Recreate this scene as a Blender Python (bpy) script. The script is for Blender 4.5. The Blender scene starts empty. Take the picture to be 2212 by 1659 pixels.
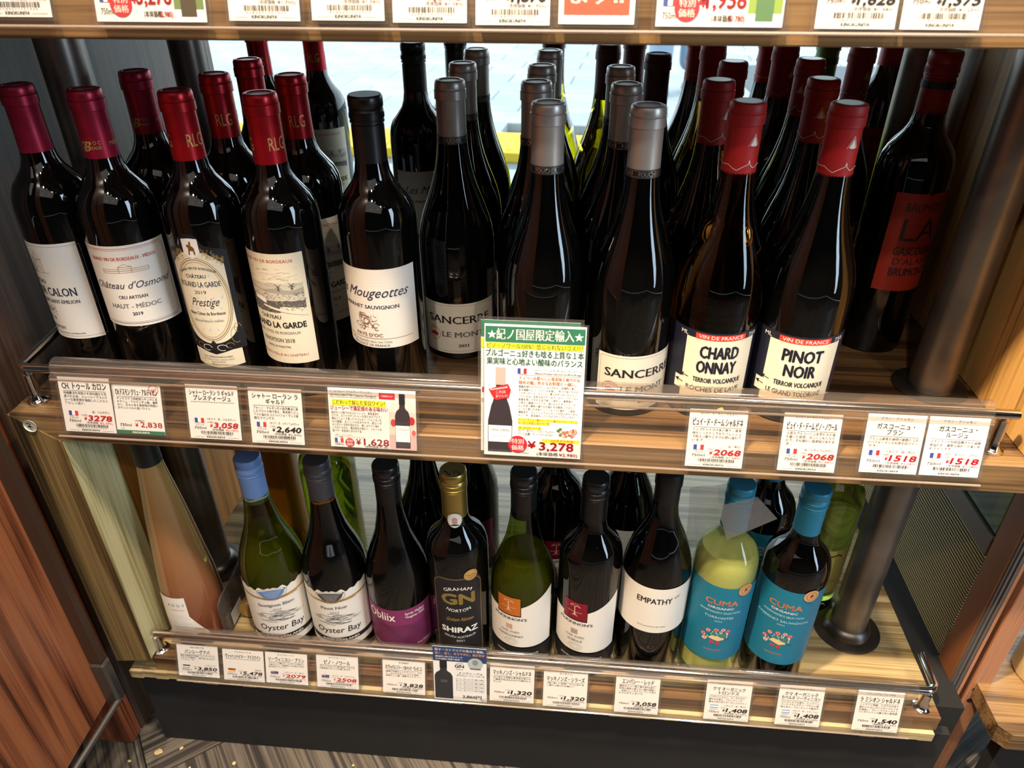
import bpy, bmesh, math, random
from mathutils import Vector, Matrix
S = bpy.context.scene
COL = S.collection
R = math.radians
sin, cos, pi = math.sin, math.cos, math.pi
rnd = random.Random(7)

# ------------------------------------------------------------------ camera
cam = bpy.data.cameras.new('camera')
co = bpy.data.objects.new('camera', cam); COL.objects.link(co)
cam.sensor_width = 36; cam.lens = 26.0; cam.clip_start = .02; cam.clip_end = 80
_t, _r, _a = R(32.484), R(-0.154), R(-5.22)
_rt = Vector((cos(_a), -sin(_a), 0)); _f0 = Vector((sin(_a), cos(_a), 0)); _u0 = Vector((0, 0, 1))
_fw = _f0 * cos(_t) - _u0 * sin(_t); _up = _u0 * cos(_t) + _f0 * sin(_t)
_r2 = _rt * cos(_r) + _up * sin(_r); _u2 = _up * cos(_r) - _rt * sin(_r)
co.matrix_world = Matrix(((_r2.x, _u2.x, -_fw.x, 0), (_r2.y, _u2.y, -_fw.y, 0), (_r2.z, _u2.z, -_fw.z, 1.02), (0, 0, 0, 1)))
S.camera = co
cam.dof.use_dof = True; cam.dof.focus_distance = .80; cam.dof.aperture_fstop = 8.5

# ------------------------------------------------------------------ world, lights, exposure
w = bpy.data.worlds.new('sky'); S.world = w; w.use_nodes = True
bg = w.node_tree.nodes['Background']; bg.inputs[0].default_value = (.80, .93, 1.0, 1); bg.inputs[1].default_value = 4.6
S.view_settings.view_transform = 'Standard'; S.view_settings.look = 'None'
S.view_settings.exposure = -0.16; S.view_settings.gamma = 1; S.view_settings.use_curve_mapping = False
S.cycles.max_bounces = 14; S.cycles.transmission_bounces = 12; S.cycles.transparent_max_bounces = 24
S.cycles.glossy_bounces = 5; S.cycles.diffuse_bounces = 4
S.cycles.caustics_reflective = False; S.cycles.caustics_refractive = False
S.cycles.sample_clamp_indirect = 4
S.cycles.use_denoising = True

def light(name, loc, target, sx, sy, power, col, spread=180, shape='RECTANGLE'):
    d = bpy.data.lights.new(name, 'AREA'); d.shape = shape; d.size = sx; d.size_y = sy
    d.energy = power; d.color = col; d.spread = R(spread)
    o = bpy.data.objects.new(name, d); COL.objects.link(o); o.location = loc
    o.rotation_euler = (Vector(target) - Vector(loc)).to_track_quat('-Z', 'Y').to_euler()
    return o
# warm ceiling spots above the aisle
for i, (x, y, p) in enumerate([(-.50, .10, 8), (.12, .12, 16), (.60, .08, 18), (-.2, -.9, 15), (1.0, -1.2, 15)]):
    light('ceiling_spot_light', (x, y, 2.62), (x * .8, y + .35, 0), .09, .09, p * 1.0, (1, .80, .56) if i == 2 else (1, .87, .74), 120, 'DISK')
light('warm_spot_light', (-.50, .08, 2.45), (.43, .64, .66), .07, .07, 15, (1, .74, .46), 64, 'DISK')
# cool daylight from the shop's glass entrance on the right, soft fill added to brighten labels and tags
light('entrance_daylight', (2.42, -.75, 1.25), (0, .5, .8), .6, 2.0, 50, (.62, .80, 1.0), 170)
light('added_fill_light', (-.3, -1.2, 2.55), (0, .6, .6), 3.4, 1.6, 18, (1, .93, .85), 170)

# ------------------------------------------------------------------ helpers
def lin(c):
    return tuple((v / 255 / 12.92) if v <= 10.3 else ((v / 255 + .055) / 1.055) ** 2.4 for v in c[:3]) + (1,)
MATS = {}
def mat(name, col=(128, 128, 128), rough=.5, metal=0, spec=.5, trans=0, ior=1.5, emit=0, coat=0, bump=0, bscale=200):
    if name in MATS: return MATS[name]
    m = bpy.data.materials.new(name); m.use_nodes = True
    b = m.node_tree.nodes['Principled BSDF']
    b.inputs['Base Color'].default_value = lin(col); b.inputs['Roughness'].default_value = rough
    b.inputs['Metallic'].default_value = metal; b.inputs['Specular IOR Level'].default_value = spec
    b.inputs['Transmission Weight'].default_value = trans; b.inputs['IOR'].default_value = ior
    b.inputs['Coat Weight'].default_value = coat; b.inputs['Coat Roughness'].default_value = .03
    if emit:
        b.inputs['Emission Color'].default_value = lin(col); b.inputs['Emission Strength'].default_value = emit
    if bump:
        nt = m.node_tree; n = nt.nodes.new('ShaderNodeTexNoise'); n.inputs['Scale'].default_value = bscale
        tc = nt.nodes.new('ShaderNodeTexCoord'); nt.links.new(tc.outputs['Object'], n.inputs['Vector'])
        bp = nt.nodes.new('ShaderNodeBump'); bp.inputs['Strength'].default_value = bump; bp.inputs['Distance'].default_value = .001
        nt.links.new(n.outputs['Fac'], bp.inputs['Height']); nt.links.new(bp.outputs['Normal'], b.inputs['Normal'])
    MATS[name] = m
    return m
def clear(name, tint=(255, 255, 255), gloss=.09, rough=.03, haze=0, hazecol=(200, 200, 200)):
    """thin clear plastic or glass sheet: see-through, mirror-like by angle, a little haze"""
    if name in MATS: return MATS[name]
    m = bpy.data.materials.new(name); m.use_nodes = True; nt = m.node_tree; N = nt.nodes; L = nt.links
    N.remove(N['Principled BSDF'])
    t = N.new('ShaderNodeBsdfTransparent'); t.inputs[0].default_value = lin(tint)
    g = N.new('ShaderNodeBsdfGlossy'); g.inputs['Roughness'].default_value = rough
    f = N.new('ShaderNodeFresnel'); f.inputs[0].default_value = 1.45
    ma = N.new('ShaderNodeMath'); ma.operation = 'ADD'; ma.inputs[1].default_value = gloss - .04; ma.use_clamp = True
    L.new(f.outputs[0], ma.inputs[0])
    ge = N.new('ShaderNodeNewGeometry'); iv = N.new('ShaderNodeMath'); iv.operation = 'SUBTRACT'; iv.inputs[0].default_value = 1
    L.new(ge.outputs['Backfacing'], iv.inputs[1]); mk = N.new('ShaderNodeMath'); mk.operation = 'MULTIPLY'
    L.new(ma.outputs[0], mk.inputs[0]); L.new(iv.outputs[0], mk.inputs[1]); ma = mk
    mx = N.new('ShaderNodeMixShader'); L.new(ma.outputs[0], mx.inputs[0]); L.new(t.outputs[0], mx.inputs[1]); L.new(g.outputs[0], mx.inputs[2])
    out = mx
    if haze:
        d = N.new('ShaderNodeBsdfDiffuse'); d.inputs[0].default_value = lin(hazecol)
        m2 = N.new('ShaderNodeMixShader'); m2.inputs[0].default_value = haze
        L.new(mx.outputs[0], m2.inputs[1]); L.new(d.outputs[0], m2.inputs[2]); out = m2
    L.new(out.outputs[0], N['Material Output'].inputs[0])
    MATS[name] = m
    return m
def wood(name, cols, axis='X', rough=.45, scale=1.0, rings=9, contrast=1.0, bump=.05, detail=90):
    """cols: dark, mid, light; grain runs along axis"""
    if name in MATS: return MATS[name]
    m = bpy.data.materials.new(name); m.use_nodes = True; nt = m.node_tree; N = nt.nodes; L = nt.links
    b = N['Principled BSDF']; b.inputs['Roughness'].default_value = rough
    tc = N.new('ShaderNodeTexCoord')
    def mp(s_along, s_cross):
        k = N.new('ShaderNodeMapping'); L.new(tc.outputs['Object'], k.inputs['Vector'])
        sc = [s_cross * scale] * 3; sc['XYZ'.index(axis)] = s_along * scale
        k.inputs['Scale'].default_value = sc
        return k
    n1 = N.new('ShaderNodeTexNoise'); n1.inputs['Scale'].default_value = 1; n1.inputs['Detail'].default_value = 3; n1.inputs['Distortion'].default_value = .6
    L.new(mp(1.1, rings * 2.2).outputs[0], n1.inputs['Vector'])
    mu = N.new('ShaderNodeMath'); mu.operation = 'MULTIPLY'; mu.inputs[1].default_value = 16; L.new(n1.outputs['Fac'], mu.inputs[0])
    sn = N.new('ShaderNodeMath'); sn.operation = 'SINE'; L.new(mu.outputs[0], sn.inputs[0])
    n2 = N.new('ShaderNodeTexNoise'); n2.inputs['Scale'].default_value = 1; n2.inputs['Detail'].default_value = 4
    L.new(mp(4, detail * 4).outputs[0], n2.inputs['Vector'])
    a1 = N.new('ShaderNodeMath'); a1.operation = 'MULTIPLY_ADD'; a1.inputs[1].default_value = .22 * contrast; a1.inputs[2].default_value = 0; L.new(sn.outputs[0], a1.inputs[0])
    a2 = N.new('ShaderNodeMath'); a2.operation = 'MULTIPLY_ADD'; a2.inputs[1].default_value = .9; L.new(n2.outputs['Fac'], a2.inputs[0]); L.new(a1.outputs[0], a2.inputs[2])
    cr = N.new('ShaderNodeValToRGB'); L.new(a2.outputs[0], cr.inputs[0])
    e = cr.color_ramp.elements; e[0].position = .2; e[0].color = lin(cols[0]); e[1].position = .72; e[1].color = lin(cols[2])
    k = cr.color_ramp.elements.new(.45); k.color = lin(cols[1])
    L.new(cr.outputs[0], b.inputs['Base Color'])
    bp = N.new('ShaderNodeBump'); bp.inputs['Strength'].default_value = bump; bp.inputs['Distance'].default_value = .001
    L.new(a2.outputs[0], bp.inputs['Height']); L.new(bp.outputs['Normal'], b.inputs['Normal'])
    MATS[name] = m
    return m
def noisy(name, c1, c2, scale=8, rough=.7, detail=5, bump=.2, metal=0):
    if name in MATS: return MATS[name]
    m = mat(name, c1, rough, metal); nt = m.node_tree; N = nt.nodes; L = nt.links; b = N['Principled BSDF']
    tc = N.new('ShaderNodeTexCoord'); n = N.new('ShaderNodeTexNoise'); n.inputs['Scale'].default_value = scale; n.inputs['Detail'].default_value = detail
    L.new(tc.outputs['Object'], n.inputs['Vector'])
    cr = N.new('ShaderNodeValToRGB'); L.new(n.outputs['Fac'], cr.inputs[0]); e = cr.color_ramp.elements
    e[0].position = .35; e[1].position = .68; e[0].color = lin(c1); e[1].color = lin(c2); L.new(cr.outputs[0], b.inputs['Base Color'])
    bp = N.new('ShaderNodeBump'); bp.inputs['Strength'].default_value = bump; bp.inputs['Distance'].default_value = .001
    L.new(n.outputs['Fac'], bp.inputs['Height']); L.new(bp.outputs['Normal'], b.inputs['Normal'])
    return m

def link(name, data, parent=None, **props):
    o = bpy.data.objects.new(name, data); COL.objects.link(o)
    if parent: o.parent = parent
    for k, v in props.items():
        if v: o[k] = v
    return o
def thing(name, label, cat, loc=(0, 0, 0), rz=0, group=None):
    o = link(name, None, None, label=label, category=cat, group=group)
    o.location = loc; o.rotation_euler = (0, 0, rz); o.empty_display_size = .02
    return o
def tag(o, label, cat, group=None, kind=None):
    o['label'] = label; o['category'] = cat
    if group: o['group'] = group
    if kind: o['kind'] = kind
    return o
class MB:
    def __init__(s): s.v = []; s.f = []; s.m = []; s.mi = 0; s.fix = False
    def add(s, vs, fs):
        k = len(s.v); s.v += [tuple(v) for v in vs]; s.f += [tuple(i + k for i in f) for f in fs]; s.m += [s.mi] * len(fs)
        return s
    def box(s, x0, y0, z0, x1, y1, z1, b=0):
        if b <= 0:
            v = [(x, y, z) for z in (z0, z1) for y in (y0, y1) for x in (x0, x1)]
            return s.add(v, [(0, 2, 3, 1), (4, 5, 7, 6), (0, 1, 5, 4), (2, 6, 7, 3), (0, 4, 6, 2), (1, 3, 7, 5)])
        # chamfered box
        s.fix = True
        v = []; idx = {}
        def P(sx, sy, sz, ax):
            c = [x1 if sx else x0, y1 if sy else y0, z1 if sz else z0]; sg = [sx, sy, sz]
            for i in range(3):
                if i != ax: c[i] += -b if sg[i] else b
            idx[(sx, sy, sz, ax)] = len(v); v.append(tuple(c))
        for sx in (0, 1):
            for sy in (0, 1):
                for sz in (0, 1):
                    for ax in range(3): P(sx, sy, sz, ax)
        f = []
        for ax in range(3):
            o1, o2 = [i for i in range(3) if i != ax]
            for sd in (0, 1):
                q = []
                for a, c in ((0, 0), (1, 0), (1, 1), (0, 1)):
                    k = [0, 0, 0]; k[ax] = sd; k[o1] = a; k[o2] = c; q.append(idx[(*k, ax)])
                f.append(q if (sd ^ (ax == 1)) else q[::-1])
            for a in (0, 1):
                for c in (0, 1):
                    k0 = [0, 0, 0]; k1 = [0, 0, 0]; k1[ax] = 1; k0[o1] = k1[o1] = a; k0[o2] = k1[o2] = c
                    q = [idx[(*k0, o1)], idx[(*k1, o1)], idx[(*k1, o2)], idx[(*k0, o2)]]
                    f.append(q if (a ^ c ^ (ax == 1)) else q[::-1])
        for sx in (0, 1):
            for sy in (0, 1):
                for sz in (0, 1):
                    q = [idx[(sx, sy, sz, i)] for i in range(3)]
                    f.append(q if (sx + sy + sz) % 2 else q[::-1])
        return s.add(v, f)
    def lathe(s, prof, c=(0, 0, 0), n=40, axis='Z', mids=None):
        k = len(s.v); P = []
        for r, z in prof:
            for i in range(n):
                a = 2 * pi * i / n; x, y = r * cos(a), r * sin(a)
                P.append((c[0] + x, c[1] + y, c[2] + z) if axis == 'Z' else ((c[0] + z, c[1] + x, c[2] + y) if axis == 'X' else (c[0] + y, c[1] + z, c[2] + x)))
        s.v += P
        for j in range(len(prof) - 1):
            if prof[j] == prof[j + 1]: continue
            for i in range(n):
                i2 = (i + 1) % n
                s.f.append((k + j * n + i, k + j * n + i2, k + (j + 1) * n + i2, k + (j + 1) * n + i)); s.m.append(mids[j] if mids else s.mi)
        return s
    def tube(s, pts, r, n=12):
        pts = [Vector(p) for p in pts]; k = len(s.v)
        for j, p in enumerate(pts):
            d = (pts[min(j + 1, len(pts) - 1)] - pts[max(j - 1, 0)]).normalized()
            u = d.cross(Vector((0, 0, 1)) if abs(d.z) < .9 else Vector((1, 0, 0))).normalized(); w_ = d.cross(u)
            s.v += [tuple(p + (u * cos(2 * pi * i / n) + w_ * sin(2 * pi * i / n)) * r) for i in range(n)]
        for j in range(len(pts) - 1):
            for i in range(n):
                s.f.append((k + j * n + i, k + j * n + (i + 1) % n, k + (j + 1) * n + (i + 1) % n, k + (j + 1) * n + i)); s.m.append(s.mi)
        s.f.append(tuple(k + i for i in range(n))[::-1]); s.f.append(tuple(k + (len(pts) - 1) * n + i for i in range(n))); s.m += [s.mi] * 2
        return s
    def build(s, name, mats, parent=None, smooth=False, **props):
        me = bpy.data.meshes.new(name); me.from_pydata(s.v, [], s.f)
        mats = mats if isinstance(mats, (list, tuple)) else [mats]
        for m_ in mats: me.materials.append(m_)
        if len(mats) > 1: me.polygons.foreach_set('material_index', s.m)
        if smooth:
            me.polygons.foreach_set('use_smooth', [True] * len(me.polygons))
            if smooth != 'all': me.set_sharp_from_angle(angle=R(40))
        me.validate()
        if s.fix:
            bm = bmesh.new(); bm.from_mesh(me); bmesh.ops.recalc_face_normals(bm, faces=bm.faces); bm.to_mesh(me); bm.free()
        me.update()
        return link(name, me, parent, **props)
def struct(name, mb, m, parent=None, **k):
    o = mb.build(name, m, parent)
    if not parent: o['kind'] = 'structure'
    return o
def copy_tree(o, parent=None):
    c = o.copy(); COL.objects.link(c); c.parent = parent
    for ch in list(o.children): copy_tree(ch, c)
    return c

# ------------------------------------------------------------------ flat print (lettering, drawings) as thin faces on a plane or a cylinder
_fc = bpy.data.curves.new('lettering_source', 'FONT'); _fc.resolution_u = 2; _fo = bpy.data.objects.new('lettering_source', _fc)
COL.objects.link(_fo)
_tc = {}
def glyphs(s, bold=0, res=2, serif=0):
    k = (s, bold, res, serif)
    if k not in _tc:
        _fc.body = s; _fc.offset = bold; _fc.resolution_u = res; _fc.size = 1
        dg = bpy.context.evaluated_depsgraph_get(); dg.update()
        me = bpy.data.meshes.new_from_object(_fo.evaluated_get(dg))
        vs = [(v.co.x, v.co.y) for v in me.vertices]; fs = [tuple(p.vertices) for p in me.polygons]
        bpy.data.meshes.remove(me)
        if not vs: vs = [(0, 0)]
        if serif:   # thick-thin contrast and small feet on the stems
            nv = len(vs); cnt = {}
            for f in fs:
                for a, b in zip(f, f[1:] + f[:1]): cnt[(min(a, b), max(a, b))] = cnt.get((min(a, b), max(a, b)), 0) + 1
            feet = []
            for (a, b), c in cnt.items():
                if c != 1: continue
                (xa, ya), (xb, yb) = vs[a], vs[b]
                for y0 in (0, CAP_):
                    if abs(ya - y0) < .012 and abs(yb - y0) < .012 and abs(xa - xb) > .03:
                        l0, l1 = min(xa, xb), max(xa, xb); e = .045 if l1 - l0 < .24 else .02
                        feet.append((l0 - e, l1 + e + .03, y0 if y0 == 0 else y0 - .035))
            sh = .045
            fs = fs + [tuple(i + nv for i in f) for f in fs]; vs = vs + [(x + sh, y) for x, y in vs]
            for l0, l1, y0 in feet:
                n0 = len(vs); vs += [(l0, y0), (l1, y0), (l1, y0 + .035), (l0, y0 + .035)]; fs.append((n0, n0 + 1, n0 + 2, n0 + 3))
        x0 = min(v[0] for v in vs); x1 = max(v[0] for v in vs)
        _tc[k] = ([(x - x0, y) for x, y in vs], fs, x1 - x0)
    return _tc[k]
CAP_ = .7
CAP_ = CAP = [v[1] for v in [max(glyphs('H')[0], key=lambda q: q[1])]][0]
class Print:
    """u right, v up, in millimetres; mapper turns (u, v, offset) into a point"""
    def __init__(s, mapper, du=2.5): s.map = mapper; s.v = []; s.f = []; s.m = []; s.mats = []; s.du = du; s.vc = 0
    def _mi(s, m):
        if m not in s.mats: s.mats.append(m)
        return s.mats.index(m)
    def _add(s, vs, fs, m, off):
        k = len(s.v); s.v += [s.map(x, y, off) for x, y in vs]; i = s._mi(m)
        s.f += [tuple(a + k for a in f) for f in fs]; s.m += [i] * len(fs)
    def band(s, x0, x1, ft, fb, m, lay=1):
        n = max(1, int(math.ceil(abs(x1 - x0) / s.du)))
        g = ft if callable(ft) else (lambda x: ft); h = fb if callable(fb) else (lambda x: fb)
        xs = [x0 + (x1 - x0) * i / n for i in range(n + 1)]
        if s.vc:
            k = max(1, int(max(abs(g(x) - h(x)) for x in xs) / s.vc))
            vs = [(x, h(x) + (g(x) - h(x)) * j / k) for j in range(k + 1) for x in xs]
            s._add(vs, [(j * (n + 1) + i, j * (n + 1) + i + 1, (j + 1) * (n + 1) + i + 1, (j + 1) * (n + 1) + i) for j in range(k) for i in range(n)], m, lay * .06); return
        s._add([(x, h(x)) for x in xs] + [(x, g(x)) for x in xs], [(i, i + 1, n + 2 + i, n + 1 + i) for i in range(n)], m, lay * .06)
    def rect(s, x0, y0, x1, y1, m, lay=1): s.band(x0, x1, max(y0, y1), min(y0, y1), m, lay)
    def _cut(s, o, fs, step):   # on a curved surface big shapes are cut into narrow strips that follow it
        bm = bmesh.new(); bv = [bm.verts.new((a, b_, 0)) for a, b_ in o]
        for f in fs:
            try: bm.faces.new([bv[i] for i in f])
            except ValueError: pass
        x_ = min(a for a, _ in o); x1_ = max(a for a, _ in o)
        while x_ + step < x1_:
            x_ += step; bmesh.ops.bisect_plane(bm, geom=bm.verts[:] + bm.edges[:] + bm.faces[:], plane_co=(x_, 0, 0), plane_no=(1, 0, 0))
        if s.vc:
            y_ = min(b_ for _, b_ in o); y1_ = max(b_ for _, b_ in o)
            while y_ + s.vc < y1_:
                y_ += s.vc; bmesh.ops.bisect_plane(bm, geom=bm.verts[:] + bm.edges[:] + bm.faces[:], plane_co=(0, y_, 0), plane_no=(0, 1, 0))
        bm.verts.index_update(); o = [(v.co.x, v.co.y) for v in bm.verts]; fs = [tuple(v.index for v in f.verts) for f in bm.faces]; bm.free()
        return o, fs
    def poly(s, pts, m, lay=2):
        fs = [tuple(range(len(pts)))]
        if s.du < 10: pts, fs = s._cut(pts, fs, 1.6)
        s._add(pts, fs, m, lay * .06)
    def ell(s, cx, cy, rx, ry, m, lay=2, n=32): s.poly([(cx + rx * cos(2 * pi * i / n), cy + ry * sin(2 * pi * i / n)) for i in range(n)], m, lay)
    def line(s, pts, wd, m, lay=3):
        for (x0, y0), (x1, y1) in zip(pts, pts[1:]):
            L_ = math.hypot(x1 - x0, y1 - y0) or 1; nx, ny = -(y1 - y0) / L_ * wd / 2, (x1 - x0) / L_ * wd / 2
            n = max(1, int(L_ / (s.du * 1.5)))
            P = [(x0 + (x1 - x0) * i / n, y0 + (y1 - y0) * i / n) for i in range(n + 1)]
            s._add([(x + nx, y + ny) for x, y in P] + [(x - nx, y - ny) for x, y in P], [(i, i + 1, n + 2 + i, n + 1 + i) for i in range(n)], m, lay * .06)
    def ring(s, cx, cy, rx, ry, wd, m, lay=3, a0=0, a1=360, n=30):
        s.line([(cx + rx * cos(R(a0 + (a1 - a0) * i / n)), cy + ry * sin(R(a0 + (a1 - a0) * i / n))) for i in range(n + 1)], wd, m, lay)
    def text(s, x, y, h, txt, m, al='c', wd=None, bold=0, shear=0, lay=4, res=2, arc=None, rot=0, sp=1.0, asp=1.0, serif=0):
        """h cap height; wd fits the width; arc=(radius) bends around centre below (>0) or above (<0)"""
        if not txt: return
        cjk = any(ord(c) > 0x2E00 for c in txt)
        if cjk and bold > .008:      # heavier strokes for kanji: print again a hair to the side
            for d in ((-.35, .35) if bold < .02 else (-1, 0, 1)):
                s.text(x + d * bold * h * .9, y, h, txt, m, al, wd, 0, shear, lay, 1 if h < 2.5 else res, arc, rot)
            return
        if bold > .004 and not cjk:
            q = bold * h * 1.35
            for dx, dy in (((-1, 0), (-.5, 0), (.5, 0), (1, 0), (0, -.8), (0, .8)) if bold > .03 else ((-1, 0), (1, 0), (0, -.7), (0, .7)) if h > 3 else ((-1, 0), (1, 0))):
                s.text(x + dx * q, y + dy * q, h, txt, m, al, wd, 0, shear, lay, res, arc, rot, serif=serif)
            return
        vs, fs, gw = glyphs(txt, 0, res, serif)
        k = h / CAP; kx = (wd / gw) if wd else k * asp
        tw = gw * kx; x0 = {'c': -tw / 2, 'l': 0, 'r': -tw}[al]
        o = []
        for a, b in vs:
            px, py = x0 + a * kx + shear * b * k, b * k
            if arc:
                th = px / arc; rr = arc + py
                px, py = rr * sin(th), rr * cos(th) - arc
            if rot: px, py = px * cos(rot) - py * sin(rot), px * sin(rot) + py * cos(rot)
            o.append((x + px, y + py))
        if s.du < 10 and h >= 5.5: o, fs = s._cut(o, fs, 2.2)
        s._add(o, fs, m, lay * .06)
    def barcode(s, x0, y0, x1, y1, m, seed=1):
        r_ = random.Random(seed); x = x0
        while x < x1:
            wv = r_.choice([.35, .35, .6, .9]); s._add([(x, y0), (x + wv, y0), (x + wv, y1), (x, y1)], [(0, 1, 2, 3)], m, .18); x += wv + r_.choice([.35, .5, .8])
    def build(s, name, parent):
        me = bpy.data.meshes.new(name); me.from_pydata(s.v, [], s.f)
        for m_ in s.mats: me.materials.append(m_)
        me.polygons.foreach_set('material_index', s.m); me.update()
        return link(name, me, parent)
def cyl_map(r):   # r in mm; label centre faces -Y
    return lambda u, v, off: (((r + off) * sin(u / r)) / 1000, -((r + off) * cos(u / r)) / 1000, v / 1000)
def cone_map(rf):  # rf(v) radius in mm
    def f(u, v, off):
        r = rf(v) + off
        return (r * sin(u / r) / 1000, -r * cos(u / r) / 1000, v / 1000)
    return f
def ink(name, c, rough=.55, metal=0): return mat('ink_' + name, c, rough, metal)
K = ink('black', (26, 24, 26)); NAVY = ink('navy', (28, 34, 58)); RED = ink('red', (205, 38, 44)); CRIM = ink('crimson', (176, 30, 46))
GRN = ink('green', (40, 104, 78)); WHT = ink('white', (235, 233, 228)); YEL = ink('yellow', (245, 226, 40)); GOLD = mat('ink_gold', (206, 170, 100), .35, .5)
GREY = ink('grey', (110, 108, 106)); BRN = ink('brown', (120, 80, 40)); BLU = ink('blue', (44, 66, 140)); ORN = ink('orange', (196, 120, 30))
LGREY = ink('pale_grey', (165, 165, 165)); PAPER = mat('tag_paper', (216, 216, 215), .6); CREAM = mat('cream_label_paper', (222, 214, 190), .55)
LPAPER = mat('white_label_paper', (224, 220, 212), .5); SILV = mat('ink_silver', (214, 210, 202), .25, .9)

# ------------------------------------------------------------------ materials used widely
OAK = wood('shelf_wood', [(50, 35, 21), (92, 69, 43), (136, 107, 70)], 'X', .42, rings=9)
OAKZ = wood('stile_wood', [(48, 36, 20), (92, 72, 42), (132, 108, 68)], 'Z', .45, rings=9)
OAKY = wood('board_wood', [(56, 40, 24), (100, 76, 46), (142, 114, 74)], 'X', .36, rings=14, bump=.05)
PINE = wood('pine_wood', [(128, 88, 40), (178, 134, 72), (208, 164, 98)], 'Z', .42, rings=16, contrast=1.3)
PALE = wood('jamb_wood', [(92, 80, 46), (164, 152, 104), (198, 188, 142)], 'Z', .45, rings=9, contrast=1.3)
REDW = wood('red_wood', [(50, 22, 12), (112, 56, 32), (150, 84, 50)], 'Z', .38, rings=10, contrast=.9)
VENE = wood('dark_veneer', [(40, 28, 21), (68, 49, 38), (94, 72, 56)], 'Z', .5, rings=12, contrast=.6)
BRNM = mat('brown_frame', (112, 66, 36), .45); POSTW = wood('pink_wood', [(120, 74, 52), (158, 108, 80), (176, 128, 98)], 'Z', .45, rings=6, contrast=.5)
BLACK = noisy('black_board', (11, 11, 12), (17, 17, 18), 30, .8, bump=.1)
CHROME = mat('chrome', (215, 210, 205), .12, 1); STEEL = noisy('brushed_steel', (112, 106, 99), (140, 132, 123), 14, .34, metal=.75, bump=.05)
DSTEEL = mat('dark_steel', (92, 86, 80), .35, .9)
ACRYL = clear('clear_acrylic', (250, 248, 245), .05, .06, .02, (220, 210, 200))
SLEEVE = clear('clear_sleeve', (250, 250, 250), .07, .12, .03)
PANE = clear('window_glass', (250, 253, 255), .06, .0)

# ------------------------------------------------------------------ setting: room shell
X0, X1, YB = -.607, .70, 1.24
m = MB(); m.box(-2.5, -3, -.06, 2.5, 1.26, -.012); floor = struct('floor', m, mat('floor_base', (40, 36, 32), .8))
PLK = [wood('floor_plank_%s' % a, [(30, 26, 23), (58, 51, 45), (100, 91, 80)], a, .6, rings=40, contrast=1.1, bump=.06, detail=60) for a in 'XY']
pm = {}
def plank(x, y, ax, L_=.60, W_=.15, ang=R(38)):
    if ax not in pm:
        b = MB(); b.box(-L_ / 2 + .001, -W_ / 2 + .001, -.012, L_ / 2 - .001, W_ / 2 - .001, 0, .0008)
        me = b.build('plank', PLK[0], floor); pm[ax] = me.data; o = me
    else: o = link('plank', pm[ax], floor)
    o.location = (x, y, 0); o.rotation_euler = (0, 0, ang + (pi / 2 if ax else 0))
ca, sa = cos(R(38)), sin(R(38)); PW = .46
for i in range(-8, 9):
    for j in range(-8, 9):
        q = (i + j) % 4
        if q == 0: uu, vv, ax = (i + 1) * PW, (j + .5) * PW, 0
        elif q == 2: uu, vv, ax = (i + .5) * PW, (j + 1) * PW, 1
        else: continue
        uu -= .116; vv += .760
        X, Y = uu * ca - vv * sa, uu * sa + vv * ca
        if -1.9 < X < 1.9 and -1.6 < Y < 1.15: plank(X, Y, ax, .92, .46)
m = MB(); m.box(-2.5, -3.1, 0, 2.5, -3, 2.7); struct('wall_back', m, noisy('plaster_brown', (34, 28, 24), (46, 38, 32), 3, .8))
m = MB(); m.box(-2.6, -3, 0, -2.5, 1.3, 2.7); struct('wall_left', m, noisy('plaster_grey', (84, 80, 78), (104, 98, 94), 3, .8))
m = MB(); m.box(2.5, -3, 0, 2.6, 1.3, 2.7); struct('wall_right', m, noisy('plaster_dark', (50, 42, 36), (66, 56, 48), 3, .8))
m = MB(); m.box(-2.6, -3.1, 2.7, 2.6, 1.3, 2.8); struct('ceiling', m, mat('ceiling_paint', (70, 64, 58), .8))
m = MB(); m.box(-2.5, 1.22, 0, X0 - .02, 1.30, 2.7); m.box(1.9, 1.22, 0, 2.5, 1.30, 2.7); m.box(-.7, 1.22, 2.2, 1.9, 1.30, 2.7)
struct('wall_front', m, VENE)
m = MB(); m.box(X0, YB, 0, 1.9, YB + .006, 2.2); wn = struct('window_1', m, PANE)
m = MB(); m.box(X0, YB - .01, -.01, 1.9, YB + .03, .05); m.box(X0, YB - .01, 2.17, 1.9, YB + .03, 2.2); m.build('window_frame', DSTEEL, wn)
for i, (x, y) in enumerate([(-1.4, -1.6), (-.3, -2.2), (.8, -2.0), (1.7, -1.2), (-1.9, -.4), (.2, -1.0)]):
    t = thing('ceiling_lamp', 'round warm downlight set in the dark ceiling', 'lamp', (x, y, 2.7), 0, 'downlights in the ceiling')
    b = MB(); b.lathe([(.05, 0), (.062, -.004), (.066, -.012), (.055, -.014), (.05, -.006)], n=24); b.build('lamp_ring', CHROME, t, True)
    b = MB(); b.lathe([(.0001, -.005), (.05, -.005)], n=24); b.build('lamp_lens', mat('lamp_glow', (255, 214, 160), .5, emit=14), t)

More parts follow.
